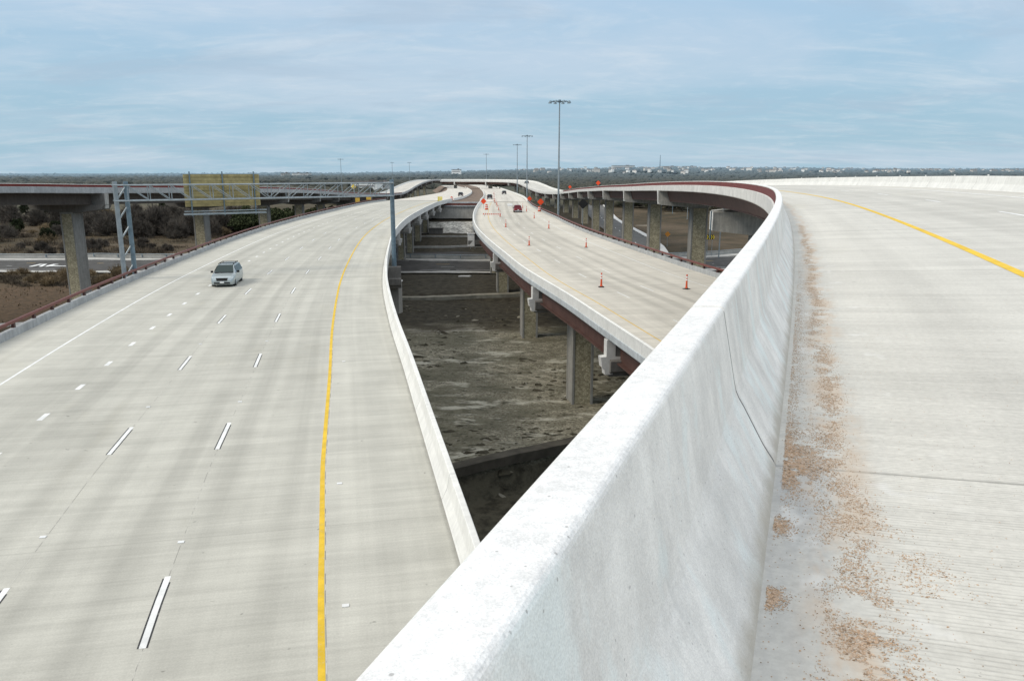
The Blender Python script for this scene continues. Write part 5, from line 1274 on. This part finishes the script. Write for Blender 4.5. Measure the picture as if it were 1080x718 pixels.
def big_building(px, y, w, h, lab, zoff=0.0):
    x = (px - 540) / 810 * y * .985; T = thing('large_building', lab, 'building', (x, y, gz(x, y) + zoff)); mb = MB(); mb.box((0, 0, h / 2 - 2), (w, 40, h + 4)); obj('wall', mb, M['hwhite'], T)
    mb = MB(); mb.box((0, 0, h + .6), (w + 1.5, 41.5, 1.0)); mb.box((w * .2, 0, h + 2), (w * .15, 14, 2)); obj('roof', mb, M['hroof'], T)
    mb = MB(); mb.box((0, -20.2, h * .45), (w * .82, .3, h * .18)); obj('window_band', mb, M['hroof'], T)
big_building(656, 3400, 95, 13, 'long white building on the ridge right of the tallest mast', 8)
big_building(704, 3500, 70, 11, 'long low white building on the ridge under the thin radio mast', 8)
big_building(725, 3550, 60, 11, 'low white building on the ridge right of the radio mast', 8)
big_building(324, 2300, 24, 5, 'white building in the woods above the gantry, right one of two neighbours', 14)
big_building(315, 2330, 20, 5, 'white building in the woods above the gantry, left one of two neighbours', 14)
big_building(303, 2100, 14, 5, 'small white building apart from the white pair above the sign panel', 13)
big_building(388, 820, 26, 6, 'low white building just behind the truss end', 3)
big_building(404, 860, 14, 6, 'small white building left of the gantry pole', 3)
big_building(482, 2300, 26, 9, 'small white building in woods above the far overpass', 14)
T = thing('radio_mast', 'thin radio mast on the horizon above the long white buildings', 'radio mast', (620, 3300, 36)); mb = MB(); mb.tube((0, 0, 0), (0, 0, 52), 1.6, .8, 8); obj('pole', mb, M['galv_dark'], T)
x_ = (1080 - 540) / 810 * 2600 * .985; T = thing('water_tower', 'white water tower at the right end of the horizon', 'water tower', (x_ + 8, 2600, gz(x_, 2600)))
mb = MB(); prof = [(0, 14), (5, 15), (9, 18), (10, 22), (9, 26), (5, 29), (.5, 30)]; n = 20; vs = []
H0 = 5.0
for r_, z_ in prof:
    for k in range(n): vs.append((r_ * math.cos(2 * math.pi * k / n), r_ * math.sin(2 * math.pi * k / n), z_ + H0))
mb.add(vs, [(i * n + k, i * n + (k + 1) % n, (i + 1) * n + (k + 1) % n, (i + 1) * n + k) for i in range(len(prof) - 1) for k in range(n)]); obj('tank', mb, M['hwhite'], T)
mb = MB(); mb.tube((0, 0, -3), (0, 0, 15 + H0), 2.6, 2.2, 14); obj('stem', mb, M['hwhite'], T)

# ================================================================== LIGHT, SKY, CAMERA
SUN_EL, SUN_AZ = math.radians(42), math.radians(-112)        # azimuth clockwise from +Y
w = bpy.data.worlds.new('World'); sc.world = w; w.use_nodes = True; t = w.node_tree; N = t.nodes; L_ = t.links
bg = N['Background']; tc = N.new('ShaderNodeTexCoord'); sky = N.new('ShaderNodeTexSky'); sky.sky_type = 'NISHITA'; sky.sun_disc = False; sky.sun_elevation = SUN_EL; sky.sun_rotation = SUN_AZ
def mth(op, a, b=0.0):
    n = N.new('ShaderNodeMath'); n.operation = op
    for i, v in enumerate((a, b)):
        if isinstance(v, bpy.types.NodeSocket): L_.new(v, n.inputs[i])
        else: n.inputs[i].default_value = v
    return n.outputs[0]
def mpr(f, a, b, c=0.0, d=1.0):
    n = N.new('ShaderNodeMapRange'); n.interpolation_type = 'SMOOTHSTEP'; L_.new(f, n.inputs[0])
    for i, v in enumerate((a, b, c, d)): n.inputs[i + 1].default_value = v
    return n.outputs[0]
def mx(f, a, b):
    n = N.new('ShaderNodeMix'); n.data_type = 'RGBA'
    for s_, v in ((n.inputs[0], f), (n.inputs[6], a), (n.inputs[7], b)):
        if isinstance(v, bpy.types.NodeSocket): L_.new(v, s_)
        else: s_.default_value = (*v, 1) if isinstance(v, tuple) else v
    return n.outputs[2]
sp_ = N.new('ShaderNodeSeparateXYZ'); L_.new(tc.outputs['Generated'], sp_.inputs[0]); zc = mth('ADD', mth('MAXIMUM', sp_.outputs[2], 0.0), .11)
cb = N.new('ShaderNodeCombineXYZ'); L_.new(mth('DIVIDE', sp_.outputs[0], zc), cb.inputs[0]); L_.new(mth('DIVIDE', sp_.outputs[1], zc), cb.inputs[1])
def nz(scale, sx, sy, det, ro, dist, loc=(0, 0, 0)):
    m = N.new('ShaderNodeMapping'); m.inputs['Scale'].default_value = (sx, sy, 1); m.inputs['Location'].default_value = loc; L_.new(cb.outputs[0], m.inputs[0])
    n = N.new('ShaderNodeTexNoise'); n.inputs['Scale'].default_value = scale; n.inputs['Detail'].default_value = det; n.inputs['Roughness'].default_value = ro; n.inputs['Distortion'].default_value = dist; L_.new(m.outputs[0], n.inputs['Vector']); return n.outputs['Fac']
el = sp_.outputs[2]
base = mx(mpr(el, 0.0, .30), (.34, .525, .65), (.43, .60, .79))
base = mx(mpr(el, .22, .8), base, (.60, .61, .62))
big = nz(.55, .75, 1.0, 6, .58, .6, (3.1, 1.2, 0)); wisps = nz(1.5, .7, 1.3, 8, .64, .7, (0, 4.0, 0)); fine = nz(5.5, .9, 1.1, 6, .66, .5)
c1 = mx(mpr(big, .36, .68, 0, .5), base, (.62, .695, .80))
c2 = mx(mpr(wisps, .46, .74, 0, .38), c1, (.72, .77, .82))
c3 = mx(mpr(fine, .5, .75, 0, .14), c2, (.78, .82, .87)); c3 = mx(mpr(el, .25, .6, 0, .7), c3, (.66, .67, .68))
c3 = mx(mpr(nz(.9, .7, 1.3, 7, .62, .7, (9, 2, 0)), .50, .70, 0, .5), c3, (.40, .515, .64))
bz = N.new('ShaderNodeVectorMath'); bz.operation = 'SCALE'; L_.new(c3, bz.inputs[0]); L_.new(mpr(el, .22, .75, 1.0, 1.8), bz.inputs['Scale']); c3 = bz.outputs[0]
nis = N.new('ShaderNodeVectorMath'); nis.operation = 'SCALE'; L_.new(sky.outputs[0], nis.inputs[0]); nis.inputs['Scale'].default_value = .09
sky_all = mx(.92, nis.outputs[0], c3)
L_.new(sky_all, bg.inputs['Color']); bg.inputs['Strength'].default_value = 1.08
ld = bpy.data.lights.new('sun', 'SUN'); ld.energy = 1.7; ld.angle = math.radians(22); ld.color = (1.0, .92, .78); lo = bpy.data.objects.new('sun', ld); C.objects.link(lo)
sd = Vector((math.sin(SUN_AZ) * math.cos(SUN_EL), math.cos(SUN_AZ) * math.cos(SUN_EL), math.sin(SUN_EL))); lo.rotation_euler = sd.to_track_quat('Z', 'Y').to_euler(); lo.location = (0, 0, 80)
cd = bpy.data.cameras.new('camera'); cd.lens = 27.0; cd.sensor_width = 36; cd.sensor_fit = 'HORIZONTAL'; cd.clip_start = .05; cd.clip_end = 40000
co = bpy.data.objects.new('camera', cd); C.objects.link(co); co.location = (0, 0, CAMZ); co.rotation_euler = (math.radians(90 - 12.394), 0, 0); sc.camera = co
sc.view_settings.view_transform = 'Standard'; sc.view_settings.look = 'None'; sc.view_settings.exposure = 0
sc.cycles.use_denoising = True; sc.cycles.max_bounces = 6
